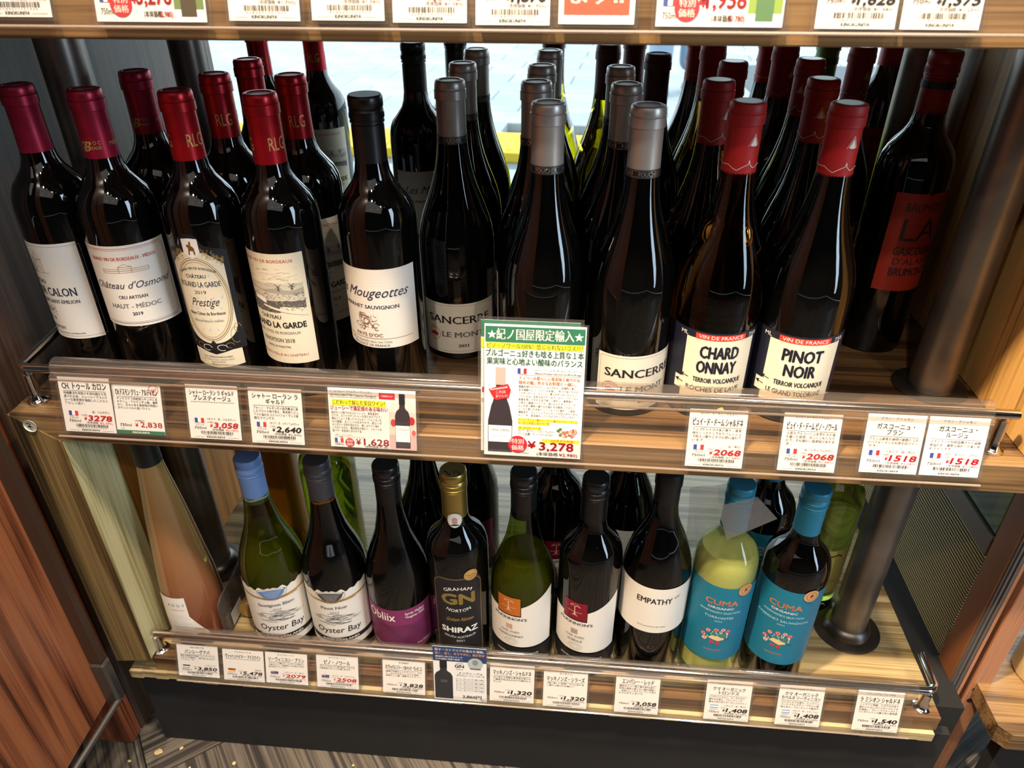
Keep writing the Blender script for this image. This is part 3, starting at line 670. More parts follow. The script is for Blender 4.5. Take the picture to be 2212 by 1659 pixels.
def d_prest(a, b):
    DK = mat('label_black', (20, 20, 26), .5)
    def top(x):
        ax = abs(x)
        return 166 - max(0, ax - 9) * .35 + (11 if ax < 5 else (11 - (ax - 5) * 1.6 if ax < 12 else 0))
    shape(a, -33, 33, top, lambda x: 50, DK)
    a.band(-27, 27, lambda x: 57 + 0 * x, lambda x: 26 + abs(x) * .12 + (0), DK, 3)
    CR = CREAM
    b.band(-27.5, 27.5, lambda x: 158 if abs(x) < 12 else 158 - (abs(x) - 12) * .9, lambda x: 80 - math.sqrt(max(0, 1 - (x / 28) ** 2)) * 22, CR, 4)
    b.ring(0, 107, 25.5, 44, 1.0, GOLD, 5, n=60); b.ring(0, 107, 23.6, 41.5, .5, GOLD, 5, n=60); b.ring(0, 107, 27, 46, .4, K, 5, n=60)
    for i in range(5):
        for j in range(6):
            x, y = -16 + i * 8 + (j % 2) * 3, 74 + j * 12
            if (x / 21) ** 2 + ((y - 107) / 38) ** 2 < 1: b.ell(x, y, .9, 1.6, ink('pale_blue', (186, 196, 220)), 5, 8)
    T(b, 0, 141, 2.4, 'GRAND VIN DE BORDEAUX', NAVY, serif=1, wd=38, arc=34); T(b, -2, 131.5, 3.6, 'CHÂTEAU', NAVY, wd=21, serif=1)
    T(b, -1, 122, 5.4, 'ROLAND LA GARDE', NAVY, serif=1, wd=43); T(b, -1, 114.5, 3.6, '2019', NAVY, wd=12); T(b, 0, 101, 9, 'Prestige', NAVY, wd=28, shear=.4)
    T(b, 0, 91, 3.4, 'Blaye Côtes de Bordeaux', NAVY, serif=1, wd=38); T(b, 0, 83, 2, 'MIS EN BOUTEILLE AU CHÂTEAU', NAVY, wd=31)
    # shield with rider
    b.band(-8, 8, lambda x: 173 - abs(x) * .12, lambda x: 152 + abs(x) ** 1.4 * .35, WHT, 6)
    b.poly([(-3, 156), (-1.6, 156), (-1, 160), (2, 160), (2.6, 156), (4, 156), (3.6, 163), (2, 165), (1, 165), (1.4, 169), (-.2, 170), (-1, 166), (-3, 167), (-3.6, 164.5), (-2, 163)], BRN, 7)
    rr = random.Random(5)
    for s in (-1, 1):
        for k in range(40):
            x = s * (10 + rr.random() * 19); y = 158 - (abs(x) - 10) * .55 + rr.uniform(-5, 5)
            b.ring(x, y, rr.uniform(.8, 2), rr.uniform(.8, 2), .4, GOLD, 6, rr.random() * 200, rr.random() * 200 + 200, 7)
        b.ring(s * 24, 66, 5, 9, .5, GOLD, 6, 60, 300, 16); b.ring(s * 27, 74, 3.4, 5, .5, GOLD, 6, 0, 260, 14); b.ring(s * 8, 53, 5, 3.4, .6, WHT, 6, 0, 300, 14); b.ring(s * 16, 55, 4, 3, .5, GOLD, 6, 0, 280, 14)
    b.poly([(-4, 52), (0, 48), (4, 52), (3, 58), (0, 62), (-3, 58)], K, 6)
    b.band(-27, 27, lambda x: 50 - (0 if abs(x) > 18 else 5 - abs(x) * .28), lambda x: 29 + abs(x) * .1, CR, 5)
    T(b, 0, 41, 1.8, 'S.C.F.A. CHÂTEAU ROLAND-LA-GARDE', NAVY, serif=1, wd=32); T(b, 0, 37.8, 1.5, 'SAINT SEURIN DE CURSAC - GIRONDE - FRANCE', GREY, wd=34); T(b, 0, 35, 1.6, 'BRUNO MARTIN', NAVY, wd=15)
    b.line([(-8, 31), (-6, 34.5), (-6, 30.5), (-4, 33.5), (-3, 31), (-1, 33), (0, 31.5), (3, 32.8), (9, 31.5)], .35, K, 7)
def d_trad(a, b):
    shape(a, -40, 40, 162, 42, CREAM)
    T(b, 0, 153, 3, 'GRAND VIN DE BORDEAUX', CRIM, wd=60)
    PB = ink('engraving_pale', (196, 190, 172)); PD = ink('engraving', (96, 92, 84))
    rr = random.Random(9)
    b.band(-33, 36, 131, lambda x: 105 + 5 * cos(x * .05), PB, 4)
    for k in range(70):
        x = rr.uniform(-33, 30); y = rr.uniform(128, 147); l_ = rr.uniform(3, 9); b.line([(x, y), (x + l_ * .5, y + .6), (min(x + l_, 36), y)], .22, ink('engraving_mid', (160, 154, 140)), 5)
    b.band(-33, 36, lambda x: 125 + 1.2 * sin(x * .2), lambda x: 122 - .1 * x, ink('engraving_mid', (160, 154, 140)), 5)
    b.band(-33, 10, lambda x: 120 - (x + 33) * .28, lambda x: 100 - 0 * x, PD, 5)
    b.band(-10, 36, lambda x: 113 - abs(x - 15) * .05, lambda x: 104 - (x - 36) * .14, PD, 5)
    for k in range(260):
        x = rr.uniform(-33, 35); y = rr.uniform(99, 121); b.line([(x, y), (x + rr.uniform(.8, 2.2), y + rr.uniform(-1, 1.4))], .35, K if k % 3 else PB, 6)
    b.poly([(-20, 112), (-12, 111), (-4, 109), (-4, 113), (-8, 116), (-14, 115), (-20, 117)], WHT, 7)
    b.band(-8, 36, lambda x: 108 - (x + 8) * .20, lambda x: 106 - (x + 8) * .24, CREAM, 7)
    for x, y in ((12, 124), (25, 125)):
        b.poly([(x - 1.2, y), (x + 1.2, y), (x + .8, y + 4.5), (x - .8, y + 4.5)], PD, 7); b.line([(x - 3, y + 2.5), (x + 3, y + 6.5)], .35, K, 7); b.line([(x - 3, y + 7), (x + 3, y + 2)], .35, K, 7)
    T(b, -3, 93, 3.8, 'CHÂTEAU', K, serif=1, wd=25); T(b, 0, 83, 6.2, 'ROLAND LA GARDE', K, wd=66, bold=.035); T(b, 0, 76, 2.8, 'BLAYE CÔTES DE BORDEAUX', PD, wd=52)
    T(b, 0, 66.5, 4.2, 'TRADITION 2018', PD, serif=1, wd=38); T(b, 0, 60, 2.4, 'FAMILLE MARTIN', K, wd=27); T(b, 0, 50.5, 2.5, 'MIS EN BOUTEILLE AU CHÂTEAU', CRIM, wd=60)
def d_moug(a, b):
    shape(a, -54, 54, 149, 64, LPAPER)
    for i in range(28): b.line([(-53, 66 + i * 3), (53, 66 + i * 3)], .14, ink('laid_line', (206, 202, 194)), 4)
    T(b, 0, 120, 10, 'Les Mougeottes', NAVY, wd=84, shear=.45, lay=7); T(b, 0, 107.5, 3.7, 'CABERNET SAUVIGNON', NAVY, serif=1, wd=66)
    rr = random.Random(2)
    for k in range(26):
        b.ring(rr.uniform(-12, 9), rr.uniform(85, 101), rr.uniform(1.5, 4), rr.uniform(1.5, 4), .45, BRN, 6, rr.random() * 180, 200 + rr.random() * 160, 10)
    b.ring(-3, 95, 5, 5, .6, BRN, 6); b.line([(2, 92), (6, 88), (7, 84), (10, 84)], .8, BRN, 6); b.line([(-6, 90), (-4, 86), (-6, 83)], .8, BRN, 6)
    T(b, -1, 76.5, 3.6, "PAYS D'OC", BRN, serif=1, wd=30); b.line([(-53, 74.5), (46, 74.5)], .5, GOLD, 6)
    T(b, -1, 69.8, 2.4, 'Mis en bouteille dans nos Chais', GREY, wd=47); T(b, -1, 65.6, 2.4, 'PRODUCT OF FRANCE', GREY, serif=1, wd=42)
def d_sanc(a, b):
    P_ = mat('sancerre_paper', (222, 216, 198), .5)
    shape(a, -46, 46, 71, 8.5, P_)
    b.line([(-42, 68.5), (42, 68.5), (43.5, 67), (43.5, 13), (42, 11.5), (-42, 11.5), (-43.5, 13), (-43.5, 67), (-42, 68.5)], .3, GREY, 5)
    T(b, 0, 46.5, 9, 'SANCERRE', K, serif=1, wd=76)
    b.ring(-31, 32, 8.2, 8.2, .5, CRIM, 5); b.ring(-31, 32, 5.6, 5.6, .3, CRIM, 5); b.band(-36, -26, lambda x: 34 - abs(x + 31) * .3, 29, CRIM, 6); T(b, -31, 38.2, 1.4, 'MAISON', CRIM, wd=8)
    T(b, 4, 29.5, 6.4, 'LE MONT', GREY, serif=1, wd=50, bold=.015); T(b, 4, 17, 3.4, '2021', K, serif=1, wd=12, bold=.02)
def d_puy(n1, n2, l4):
    def f(a, b):
        DB = mat('label_ink_blue', (18, 22, 40), .5); P_ = mat('puy_paper', (230, 222, 198), .55)
        shape(a, -60, 60, 99, 20, DB)
        b.poly([(-29, 91), (-32, 91), (-38, 44), (-46, 45), (-46, 28), (-38, 28)], P_, 4) if 0 else None
        b.band(-33, 38, 91, 22, P_, 5); b.band(-41, -33, 45, 31, P_, 5)
        b.band(-24, 25, 97, 91, ink('tomato', (222, 62, 46)), 7); T(b, .5, 92.2, 3.6, 'VIN DE FRANCE', WHT, wd=43, lay=9)
        T(b, -36, 92, 4, 'ML', WHT, lay=9, wd=8); T(b, 35, 92, 4, '750', WHT, lay=9, wd=11)
        b.band(-33, -31.6, 99, 91, P_, 6) if 0 else None
        T(b, 1, 71.5, 12.5, n1, DB, wd=37 if len(n1) < 6 else 38, bold=.04, lay=8); T(b, 1 if n2 != 'ONNAY' else 0, 55, 12.5, n2, DB, wd=38 if n2 == 'ONNAY' else 29, bold=.04, lay=8)
        for (x, y) in ((-33, 48), (-38, 40)):
            b.line([(x, y), (x + 7, y - 1)], .9, DB, 8); b.poly([(x - 2.5, y + .4), (x + 2.5, y + 2.4), (x + 1.2, y - .1), (x + 2.2, y - 2.6)], DB, 9)
        T(b, 3, 44, 5, 'TERROIR VOLCANIQUE', DB, wd=48, bold=.03, lay=8); T(b, 0, 33.5, 5, l4, DB, wd=54, bold=.02, lay=8)
    return f
def d_brum(a, b):
    P_ = mat('brick_paper', (150, 38, 22), .55); shape(a, -32, 32, lambda x: 189 - (3 if abs(x - 2) < 2 else 0), 80, P_)
    T(b, 4, 170, 9, 'BRUMONT', K, wd=46); T(b, 2, 138, 24, 'LA', K, wd=40); T(b, 3, 122, 9, 'GASCOGNE', K, wd=46, bold=.02); T(b, 3, 111, 7, "D'ALAIN", K, wd=42); T(b, 3, 98, 9, 'BRUMONT', K, wd=44, bold=.025)
def d_ob(cA, name, yr):
    def f(a, b):
        def top(x): return 118 + abs(x) * .16 + 1.3 * sin(abs(x) * .55) + (6 - abs(x) * .1 if abs(x) < 20 else 0) * (1 if abs(x) < 16 else max(0, (20 - abs(x)) / 4))
        shape(a, -52, 52, top, lambda x: 22, LPAPER)
        b.band(-52, 52, lambda x: 108 + abs(x) * .08, lambda x: 104.5 + abs(x) * .08, GOLD, 5)
        b.band(-17, 17, lambda x: 121.5 - abs(x) ** 2 * .012, lambda x: 121.5 - 15.5 * math.sqrt(max(0, 1 - (x / 17) ** 2)), cA, 7)
        b.ring(0, 118.5, 18.6, 4.6, .5, GREY, 6, 0, 180, 30); b.ring(0, 118.5, 18.6, 14.6, .5, GREY, 8, 180, 360, 30)
        for k in range(6): T(b, 0, 118 - k * 2, .9, 'cool climate wines grown by the bay', WHT, wd=24 - k * 2.6, lay=9)
        T(b, 10, 105.2, 2.4, 'MARLBOROUGH', BRN, wd=42, lay=8)
        T(b, 2, 92.5, 5, name, GREY, serif=1, wd=46 if len(name) > 10 else 34, bold=.01); T(b, 2, 86, 2.6, yr, GREY, wd=11)
        rr = random.Random(4)
        for k in range(150):
            y = rr.uniform(63, 84); x = rr.uniform(-30, 26); l_ = rr.uniform(5, 16)
            if abs(x + l_ / 2) / 34 + abs(y - 73) / 13 > 1: continue
            b.line([(x, y), (x + l_ * .4, y + rr.uniform(-.4, 1.6)), (x + l_, y + rr.uniform(-1, .4))], rr.uniform(.2, .7), (GREY, K, LGREY)[k % 3], 6)
        T(b, 3, 49, 10, 'Oyster Bay', K, wd=58, shear=.12, lay=7, bold=.006)
        b.band(-52, 52, lambda x: 40, lambda x: 32.5, K, 6); T(b, 4, 34, 3.6, 'NEW ZEALAND', WHT, serif=1, wd=48, lay=8)
    return f
def d_obl(a, b):
    P_ = mat('plum_paper', (122, 44, 90), .5); P2 = ink('plum_dark', (44, 16, 36))
    shape(a, -60, 60, lambda x: 100, 24, P_)
    for k in range(22):
        y0 = 28 + k * 2.1
        b.line([(x, y0 + 2.6 * sin(x * .075 + k * .18) * (1 - k / 40) + 1.5 * sin(x * .19 + k * .3)) for x in range(-50, 51, 4)], .55, P2, 5)
    T(b, -20, 80, 14, 'Obliix', WHT, wd=38, bold=.01, lay=7); T(b, 25, 90, 3.8, 'Syrah Malbec', WHT, wd=27, lay=7, bold=.012); T(b, 25, 84, 3.8, 'Viognier 2022', WHT, wd=27, lay=7, bold=.012)
    T(b, -16, 30, 2.8, 'Gimblett Gravels Hawkes Bay', WHT, wd=48, lay=7); T(b, 34, 31, 2.8, 'New Zealand', WHT, wd=20, lay=7)
def d_gn(a, b):
    P_ = mat('label_black', (20, 20, 26), .5)
    def top(x): return 167 - (0 if abs(x) < 18 else 14 * (1 - math.sqrt(max(0, 1 - ((abs(x) - 18) / 14.01) ** 2))))
    shape(a, -32, 32, top, 20, P_)
    b.line([(-30, 22), (-30, 151)] + [(-30 + 13 * (1 - cos(R(k))), 151 + 13 * sin(R(k))) for k in range(10, 91, 10)] + [(17 + 13 * sin(R(k)), 151 + 13 * cos(R(k))) for k in range(10, 91, 10)] + [(30, 22)], .5, GOLD, 5)
    T(b, 0, 146, 5, 'GRAHAM', WHT, wd=33, arc=40, lay=6); T(b, 0, 122, 17, 'GN', mat('ink_gold2', (190, 168, 96), .35, .8), wd=40, bold=.05, lay=6); T(b, 0, 108, 5, 'NORTON', WHT, wd=32, arc=-40, lay=6)
    T(b, 0, 92, 6, 'Graham Norton', GOLD, wd=34, shear=.4, lay=6); T(b, 0, 71, 9, 'SHIRAZ', WHT, wd=46, bold=.04, lay=6); T(b, 0, 60.5, 3.4, 'SOUTH AUSTRALIA', WHT, wd=41, arc=-90, lay=6); T(b, 0, 54, 3, '2021', WHT, wd=10, lay=6)
def d_mk(c1, c2, var):
    def f(a, b):
        shape(a, -47, 47, lambda x: 112 + max(0, (x + 26)) ** 1.6 * .034, lambda x: 49, LPAPER)
        a.band(-27, 5, 143 - 8, 104, mat('label_black', (20, 20, 26), .5), 4); a.band(-26, 4, 136, 106, mat('metal_' + c1, c2, .35, .35), 5)
        PL = ink('pale_tan', (226, 196, 170))
        b.line([(-20, 119), (-2, 119)], .5, PL, 7); b.line([(-11, 113), (-11, 128)], .9, PL, 7); b.line([(-17, 128), (-14, 130), (-11, 128), (-8, 130), (-4, 128)], .6, PL, 7); b.ring(-11, 129, 6, 3, .4, PL, 7, 0, 180, 12)
        for d in (-4, -2, 2, 4): b.line([(-11, 118), (-11 + d, 112)], .35, PL, 7)
        T(b, -10, 97, 4.4, "McKINNON'S", NAVY, serif=1, wd=44); TC = ink('brick_' + c1, (176, 92, 60) if var[0] == 'C' else (110, 34, 40))
        for x in (-12.4, -8): 
            for y in (87, 82.6): b.line([(x - 1.6, y - 1.6), (x + 1.6, y - 1.6), (x + 1.6, y + 1.6), (x - 1.6, y + 1.6), (x - 1.6, y - 1.6)], .6, TC, 6); b.ell(x, y, .6, .6, TC, 6, 8)
        T(b, -9, 74.5, 2.9, 'OAK AGED', GREY, serif=1, wd=24); T(b, -9, 66.5, 3.7, var, GREY, serif=1, wd=34 if var[0] == 'C' else 20); b.line([(-24, 72.5), (6, 72.5)], .2, LGREY, 5)
        for r_ in (3.5, 5.5, 7.5, 9): b.ring(-8, 57, r_ * 1.05, r_ * .8, .35, LGREY, 5, 0, 180 if r_ == 9 else 360, 20)
        a.band(-54, 54, 46, 20, mat('label_black', (20, 20, 26), .5), 3)
        T(b, 0, 34, 2.6, 'SOUTH EASTERN AUSTRALIA', WHT, serif=1, wd=56, lay=7)
    return f
def d_emp(a, b):
    shape(a, -56, 56, 167, lambda x: 92 , LPAPER)
    T(b, 0, 142, 8.6, 'EMPATHY', K, wd=42, bold=.02); b.ring(25.5, 150, 1.6, 1.4, .5, K, 6, 30, 390, 12); b.line([(27, 150), (28.5, 153), (29, 149), (31, 153.5)], .45, K, 6)
    T(b, 0, 102, 2, '2018 CALIFORNIA RED WINE', GREY, wd=34)
def d_cuma(v):
    def f(a, b):
        P_ = mat('teal_paper', (18, 108, 138), .5); CO = mat('ink_copper', (214, 138, 96), .4, .4); PW = ink('pale_teal', (170, 206, 216))
        shape(a, -49, 49, 174, 49, P_)
        T(b, 0, 145, 8.2, 'CUMA', CO, wd=38, bold=.03); T(b, 0, 138.5, 3.4, 'ORGANIC', WHT, wd=30); T(b, 0, 131.5, 2.9, "WINEMAKER'S SELECTION", PW, wd=48, bold=.01)
        T(b, 0, 122.5, 3.4, v, PW, wd=34 if len(v) < 12 else 62, bold=.012); T(b, 0, 117, 2.2, '2024', PW, wd=9)
        rr = random.Random(8)
        for k in range(24):
            an = rr.uniform(10, 170); l_ = rr.uniform(6, 18); x1, y1 = l_ * cos(R(an)) * 1.1, 88 + l_ * sin(R(an)) * .9 - 2
            b.line([(0, 86), (x1 * .5, 84 + (y1 - 84) * .7), (x1, y1)], .35, ink('leaf', (120, 150, 110)), 6); b.ell(x1, y1, .8, 1.1, ink('leaf2', (196, 200, 160)), 7, 8)
        for x, y, c in ((-14, 92, (232, 120, 120)), (-9, 100, (240, 150, 140)), (0, 103, (236, 120, 110)), (8, 104, (240, 160, 150)), (14, 101, (226, 110, 120)), (-12, 85, (240, 190, 190)), (-3, 81, (200, 60, 66)), (4, 80, (200, 50, 60))):
            for q in range(6): b.ell(x + 1.8 * cos(q), y + 1.8 * sin(q), 1.1, 1.1, ink('petal%d%d' % (c[0], c[1]), c), 8, 8)
            b.ell(x, y, .9, .9, ink('petal_eye', (90, 40, 30)), 9, 8)
        b.poly([(-8, 88), (4, 84), (12, 87), (4, 92), (-4, 93)], ink('bird', (210, 190, 140)), 8); b.line([(4, 88), (18, 86)], .6, K, 8)
        T(b, 0, 66, 2.3, 'ARGENTINA', CO, wd=21)
    return f
def d_rose(a, b):
    a.band(-36, 2, 93, lambda x: 20 - 0 * x, LPAPER, 3); a.band(2, 20, lambda x: 60 - (x - 2) * 2.1, lambda x: 20 + (x - 2) * .05, LPAPER, 3)
    T(b, -10, 78, 4.2, 'A D O Y I', GREY, wd=26); T(b, -10, 71, 1.8, 'BANSHIE GUAVA', ORN, wd=18)
    for k in range(7): b.line([(-22, 62 - k * 3.2), (-4 + (k % 3) * 3, 62 - k * 3.2)], .4, LGREY, 5)
def d_back(dy=0):
    def f(a, b):
        shape(a, -38, 38, 140 + dy, 60 + dy, LPAPER)
        for k in range(8): b.line([(-28, 128 + dy - k * 5), (20 + (k % 3) * 4, 128 + dy - k * 5)], .6, GREY, 5)
        b.barcode(-20, 64 + dy, 14, 76 + dy, K, 3)
    return f

# ---- bottle kinds ----------------------------------------------------
def med_cap(c, t):
    def d(p):
        T(p, -3, 253, 3.2, 'M É D O C', GOLD, wd=17, lay=3); T(p, -3, 248.6, 3, 'BORDEAUX', GOLD, wd=17, lay=3); T(p, -8, 247, 9, 'B', GOLD, shear=.4, lay=4); T(p, 22, 251, 3.4, 'MÉDOC', GOLD, lay=3)
    foil_print(t, c, 15.5, d)
def rlg_cap(c, t):
    def d(p):
        for x in (-31, 0, 31): T(p, x, 252, 11.5, 'RLG', GOLD, wd=16, lay=3)
    foil_print(t, c, 15.2, d)
def rlg_top(t): 
    b = MB(); b.lathe([(.0001, .2998), (.0100, .2998)], n=28); return b
def maison_cap(c, t):
    def d(p):
        p.band(-48.5, 48.5, 244, 236.4, ink('band_black', (22, 22, 24)), 2)
        for y in (243.2, 242.6, 237.8, 237.2): p.line([(-48, y), (48, y)], .18, SILV, 3)
        for x, s_ in ((-26, 'MAISON'), (0, 'FOUCHER'), (26, 'MAISON'), (46, 'F')): T(p, x, 238.4, 3.6, s_, SILV, wd=20 if len(s_) > 1 else 3, bold=.02, lay=4)
    foil_print(t, c, 15.45, d)
def puy_cap(c, t):
    def d(p):
        CW = ink('foil_white', (226, 212, 200))
        for x in (-41, 7):
            p.poly([(x - 3.4, 266.5), (x, 274), (x + 3.2, 266.2), (x, 265.6)], CW, 3); p.line([(x - 5, 266), (x, 276), (x + 4, 266.5)], .35, CW, 3)
        p.line([(-48, 250), (-40, 247), (-34, 250), (-31, 254), (-27, 250), (-20, 249), (-13, 249.5), (-8, 246.5), (-5, 245.4), (-1, 248), (2, 249.6), (4.2, 250.6), (5, 254), (5.8, 250.4), (9, 247.4), (11, 247.6), (16, 250), (24, 248), (34, 250), (48, 250)], .5, CW, 3)
    foil_print(t, c, 15.5, d)
    b = MB(); b.lathe([(.0001, .3001), (.0105, .3001), (.0110, .2996)], n=28); b.build('capsule_top', mat('tin_disc', (170, 172, 162), .3, .9), c)

PROTO = {}
def proto(kind):
    if kind in PROTO: return PROTO[kind]
    t = thing('wine_bottle', kind, 'bottle')
    k = kind
    if k in ('tour', 'osm'):
        solid(BX, GLB, t); c = cap('foil_capsule', foil(300, 62), CRMF, t)
        if k == 'osm': med_cap(c, t)
        lab(t, 37.5, d_tour if k == 'tour' else d_osm)
    elif k in ('prest', 'trad'):
        solid(BX, GLB, t); c = cap('foil_capsule', foil(300, 61), REDF, t); rlg_cap(c, t)
        lab(t, 37.5, d_prest if k == 'prest' else d_trad)
        b = MB(); b.lathe(sc([(14.95, 231), (15.3, 238), (15.0, 243)]), n=32); b.v = [(x * 1.004, y * 1.004, z) for x, y, z in b.v]; b.build('neck_glass', mat('neck_green', (34, 70, 18), .05), t, True)
        lab(t, 37.5, d_back(-10), 'back_label', 'back_print', 180)
    elif k == 'moug':
        solid(BX, GLB, t); cap('screw_cap', screw(300, 62), BLKC, t, 300); lab(t, 37.5, d_moug); lab(t, 37.5, d_back(0), 'back_label', 'back_print', 180)
    elif k == 'sanc':
        solid(BG, GLB, t); c = cap('foil_capsule', foil(296, 64), SLVF, t); maison_cap(c, t); lab(t, 41.5, d_sanc); lab(t, 41.5, d_back(-40), 'back_label', 'back_print', 180)
    elif k in ('chard', 'pinot'):
        solid([(r, z * 300 / 296) for r, z in BG], AMBG if k == 'chard' else GLB, t); c = cap('foil_capsule', foil(300, 64), VERM, t); puy_cap(c, t)
        lab(t, 41.5, d_puy('CHARD', 'ONNAY', 'ROCHES DE LAVE') if k == 'chard' else d_puy('PINOT', 'NOIR', 'LE GRAND TOLORONE'))
    elif k == 'brum':
        solid([(r, z + (20 if z > 150 else 0)) for r, z in BX], GLB, t); c = cap('screw_cap', screw(320, 66), REDC, t, 320)
        p = Print(cyl_map(15.55), 1.5); p.band(-48, 48, 293, 286, ink('band_black', (22, 22, 24)), 3); T(p, 0, 262, 4, 'BRUMONT', K, wd=22); p.build('capsule_print', c); lab(t, 37.5, d_brum)
    elif k in ('obsb', 'obpn'):
        P_ = [(r * .97 if r > 20 else r, z * 300 / 296) for r, z in BG]
        if k == 'obsb': shell(P_, 188, GREENG, mat('white_wine', (172, 168, 52), .0, trans=.72, ior=1.34), t)
        else: solid(P_, GLB, t)
        c = cap('screw_cap', screw(300, 62), BLUC if k == 'obsb' else GRYC, t, 300)
        p = Print(cyl_map(15.35), 1.5)
        for q in (0, 1.1, 2.2): p.line([(x, 244 + q + .8 * sin(x * .3)) for x in range(-40, 41, 2)], .3, WHT if k == 'obsb' else ORN, 3)
        p.build('capsule_print', c)
        lab(t, 40.35, d_ob(ink('oval_blue', (92, 126, 178)) if k == 'obsb' else ink('oval_grey', (70, 70, 72)), 'Sauvignon Blanc' if k == 'obsb' else 'Pinot Noir', '2025' if k == 'obsb' else '2023'))
    elif k == 'obl':
        solid([(r * .96 if r > 20 else r, z * 300 / 296) for r, z in BG], GLB, t); cap('screw_cap', screw(300, 64), BLKC, t, 300); lab(t, 39.9, d_obl)
    elif k == 'gn':
        solid(GNB, GLB, t); c = cap('screw_cap', screw(300, 62), GLDC, t, 300); lab(t, 37.5, d_gn)
        p = Print(lambda u, v, off: (u / 1000, v / 1000, .3 + (off + .02) / 1000)); T(p, 0, -3.5, 8.5, 'GN', mat('cap_silver', (206, 196, 186), .5), wd=19, bold=.03, rot=pi * .95, lay=3); p.build('cap_letters', c)
        p = Print(cone_map(lambda v: 15.7 if v > 238 else 15.7 + (238 - v) * .2 if v > 230 else 17.3 + (230 - v) * .34), 1.5); p.vc = 2
        p.ell(0, 238, 9, 10, WHT, 3); p.ring(0, 238, 8.6, 9.6, .4, GOLD, 5); p.band(-5, 5, lambda x: 233 - abs(x) * .3, lambda x: 230.5, K, 5); p.ell(0, 237.5, 3.4, 4.6, ink('skin', (214, 160, 136)), 6, 16)
        p.band(-3.2, 3.2, lambda x: 236.4 - abs(x) * .1, lambda x: 232.2 + abs(x) ** 2 * .2, ink('grey_beard', (176, 170, 166)), 7); p.ell(-1.3, 239, .5, .35, K, 8, 8); p.ell(1.3, 239, .5, .35, K, 8, 8); p.line([(-1.2, 234.8), (1.2, 234.8)], .5, CRIM, 8)
        p.build('neck_sticker', t)
        p = Print(cyl_map(37.9), 1.5); p.ell(17, 169, 8.6, 8.6, mat('sticker_gold', (222, 188, 116), .35, .6), 9, 30); p.ring(17, 169, 7.6, 7.6, .3, BRN, 11); T(p, 17, 168, 2.8, 'WineClub', BRN, wd=13, lay=12); T(p, 17, 165, 1.6, '★★★★★', BRN, wd=9, lay=12); T(p, 17, 162.6, 1.8, '90+', BRN, lay=12); p.build('medal_sticker', t)
    elif k in ('mkc', 'mks'):
        P_ = BX if k == 'mks' else [(r * .965 if r > 20 else r, z * 300 / 296) for r, z in BG]
        if k == 'mkc': shell(P_, 176, GREENG, mat('white_wine', (172, 168, 52), .0, trans=.72, ior=1.34), t)
        else: solid(P_, GLB, t)
        cap('screw_cap', screw(300, 62), BLKC, t, 300); lab(t, 37.5 if k == 'mks' else 40.1, d_mk('a', (206, 116, 40), 'CHARDONNAY') if k == 'mkc' else d_mk('b', (140, 24, 48), 'SHIRAZ'))
    elif k == 'emp':
        solid(EM, GLB, t); cap('foil_capsule', [(14.2, 250), (14.9, 250.4), (14.3, 262), (14.3, 292), (15.4, 293), (15.4, 305), (14, 311), (.0001, 311)], BLKM, t); lab(t, 41, d_emp)
    elif k in ('cumaw', 'cumar'):
        if k == 'cumaw': shell(BX, 208, CLEARG, mat('pale_wine', (216, 214, 130), .0, trans=.45, ior=1.34), t)
        else: solid(BX, GLB, t)
        cap('screw_cap', screw(308 if 0 else 300, 60), TEAL, t, 300); lab(t, 37.5, d_cuma('TORRONTÉS' if k == 'cumaw' else 'CABERNET SAUVIGNON'))
        p = Print(cyl_map(37.9), 1.5); p.ell(25, 170, 9, 9, mat('copper_sticker', (214, 160, 112), .4, .3), 9, 30); p.ring(25, 170, 6, 6, .5, BRN, 11); p.poly([(23, 168), (26, 169), (27, 173), (24, 172)], K, 12); p.build('organic_sticker', t)
    elif k == 'rose':
        m_ = mat('guava_liquor', (180, 120, 70), .04, spec=.5, coat=1); nt = m_.node_tree; N = nt.nodes
        if not any(n_.type == 'VALTORGB' for n_ in N):
            tc = N.new('ShaderNodeTexCoord'); sx = N.new('ShaderNodeSeparateXYZ'); nt.links.new(tc.outputs['Object'], sx.inputs[0])
            mr = N.new('ShaderNodeMapRange'); mr.inputs[1].default_value = 0; mr.inputs[2].default_value = .30; nt.links.new(sx.outputs[2], mr.inputs[0])
            cr = N.new('ShaderNodeValToRGB'); nt.links.new(mr.outputs[0], cr.inputs[0]); e = cr.color_ramp.elements
            e[0].color = lin((104, 46, 34)); e[0].position = .05; e[1].color = lin((142, 112, 66)); e[1].position = .9
            q = cr.color_ramp.elements.new(.35); q.color = lin((132, 86, 56)); nt.links.new(cr.outputs[0], N['Principled BSDF'].inputs['Base Color'])
        solid(CONE, m_, t); cap('black_capsule', [(14.6, 286), (15.2, 286.4), (14.8, 300), (14.8, 350), (14, 352), (.0001, 352)], BLKM, t)
        lab(t, 38, d_rose, base=cone_map(lambda v: 38.3 if v < 50 else 38.3 - (v - 50) * .045))
    elif k == 'amber':
        solid([(r * 1.13 if r > 20 else r, z * 1.07) for r, z in BX], mat('amber_juice', (176, 110, 18), .05, spec=.5, coat=.6, trans=.25), t); cap('screw_cap', screw(320, 40), BLKC, t)
    elif k == 'lime':
        solid([(r * 1.02, z) for r, z in BX], tglass('lime_glass', (150, 186, 40)), t); cap('foil_capsule', foil(300, 62), BLKM, t)
    elif k == 'yellowb':
        solid(BG, tglass('yellow_glass', (236, 220, 20)), t); c = cap('foil_capsule', foil(296, 64), MARF, t)
    elif k == 'greenb':
        solid(BG, tglass('yellow_glass2', (214, 222, 10)), t); c = cap('foil_capsule', foil(296, 64), GFOI, t)
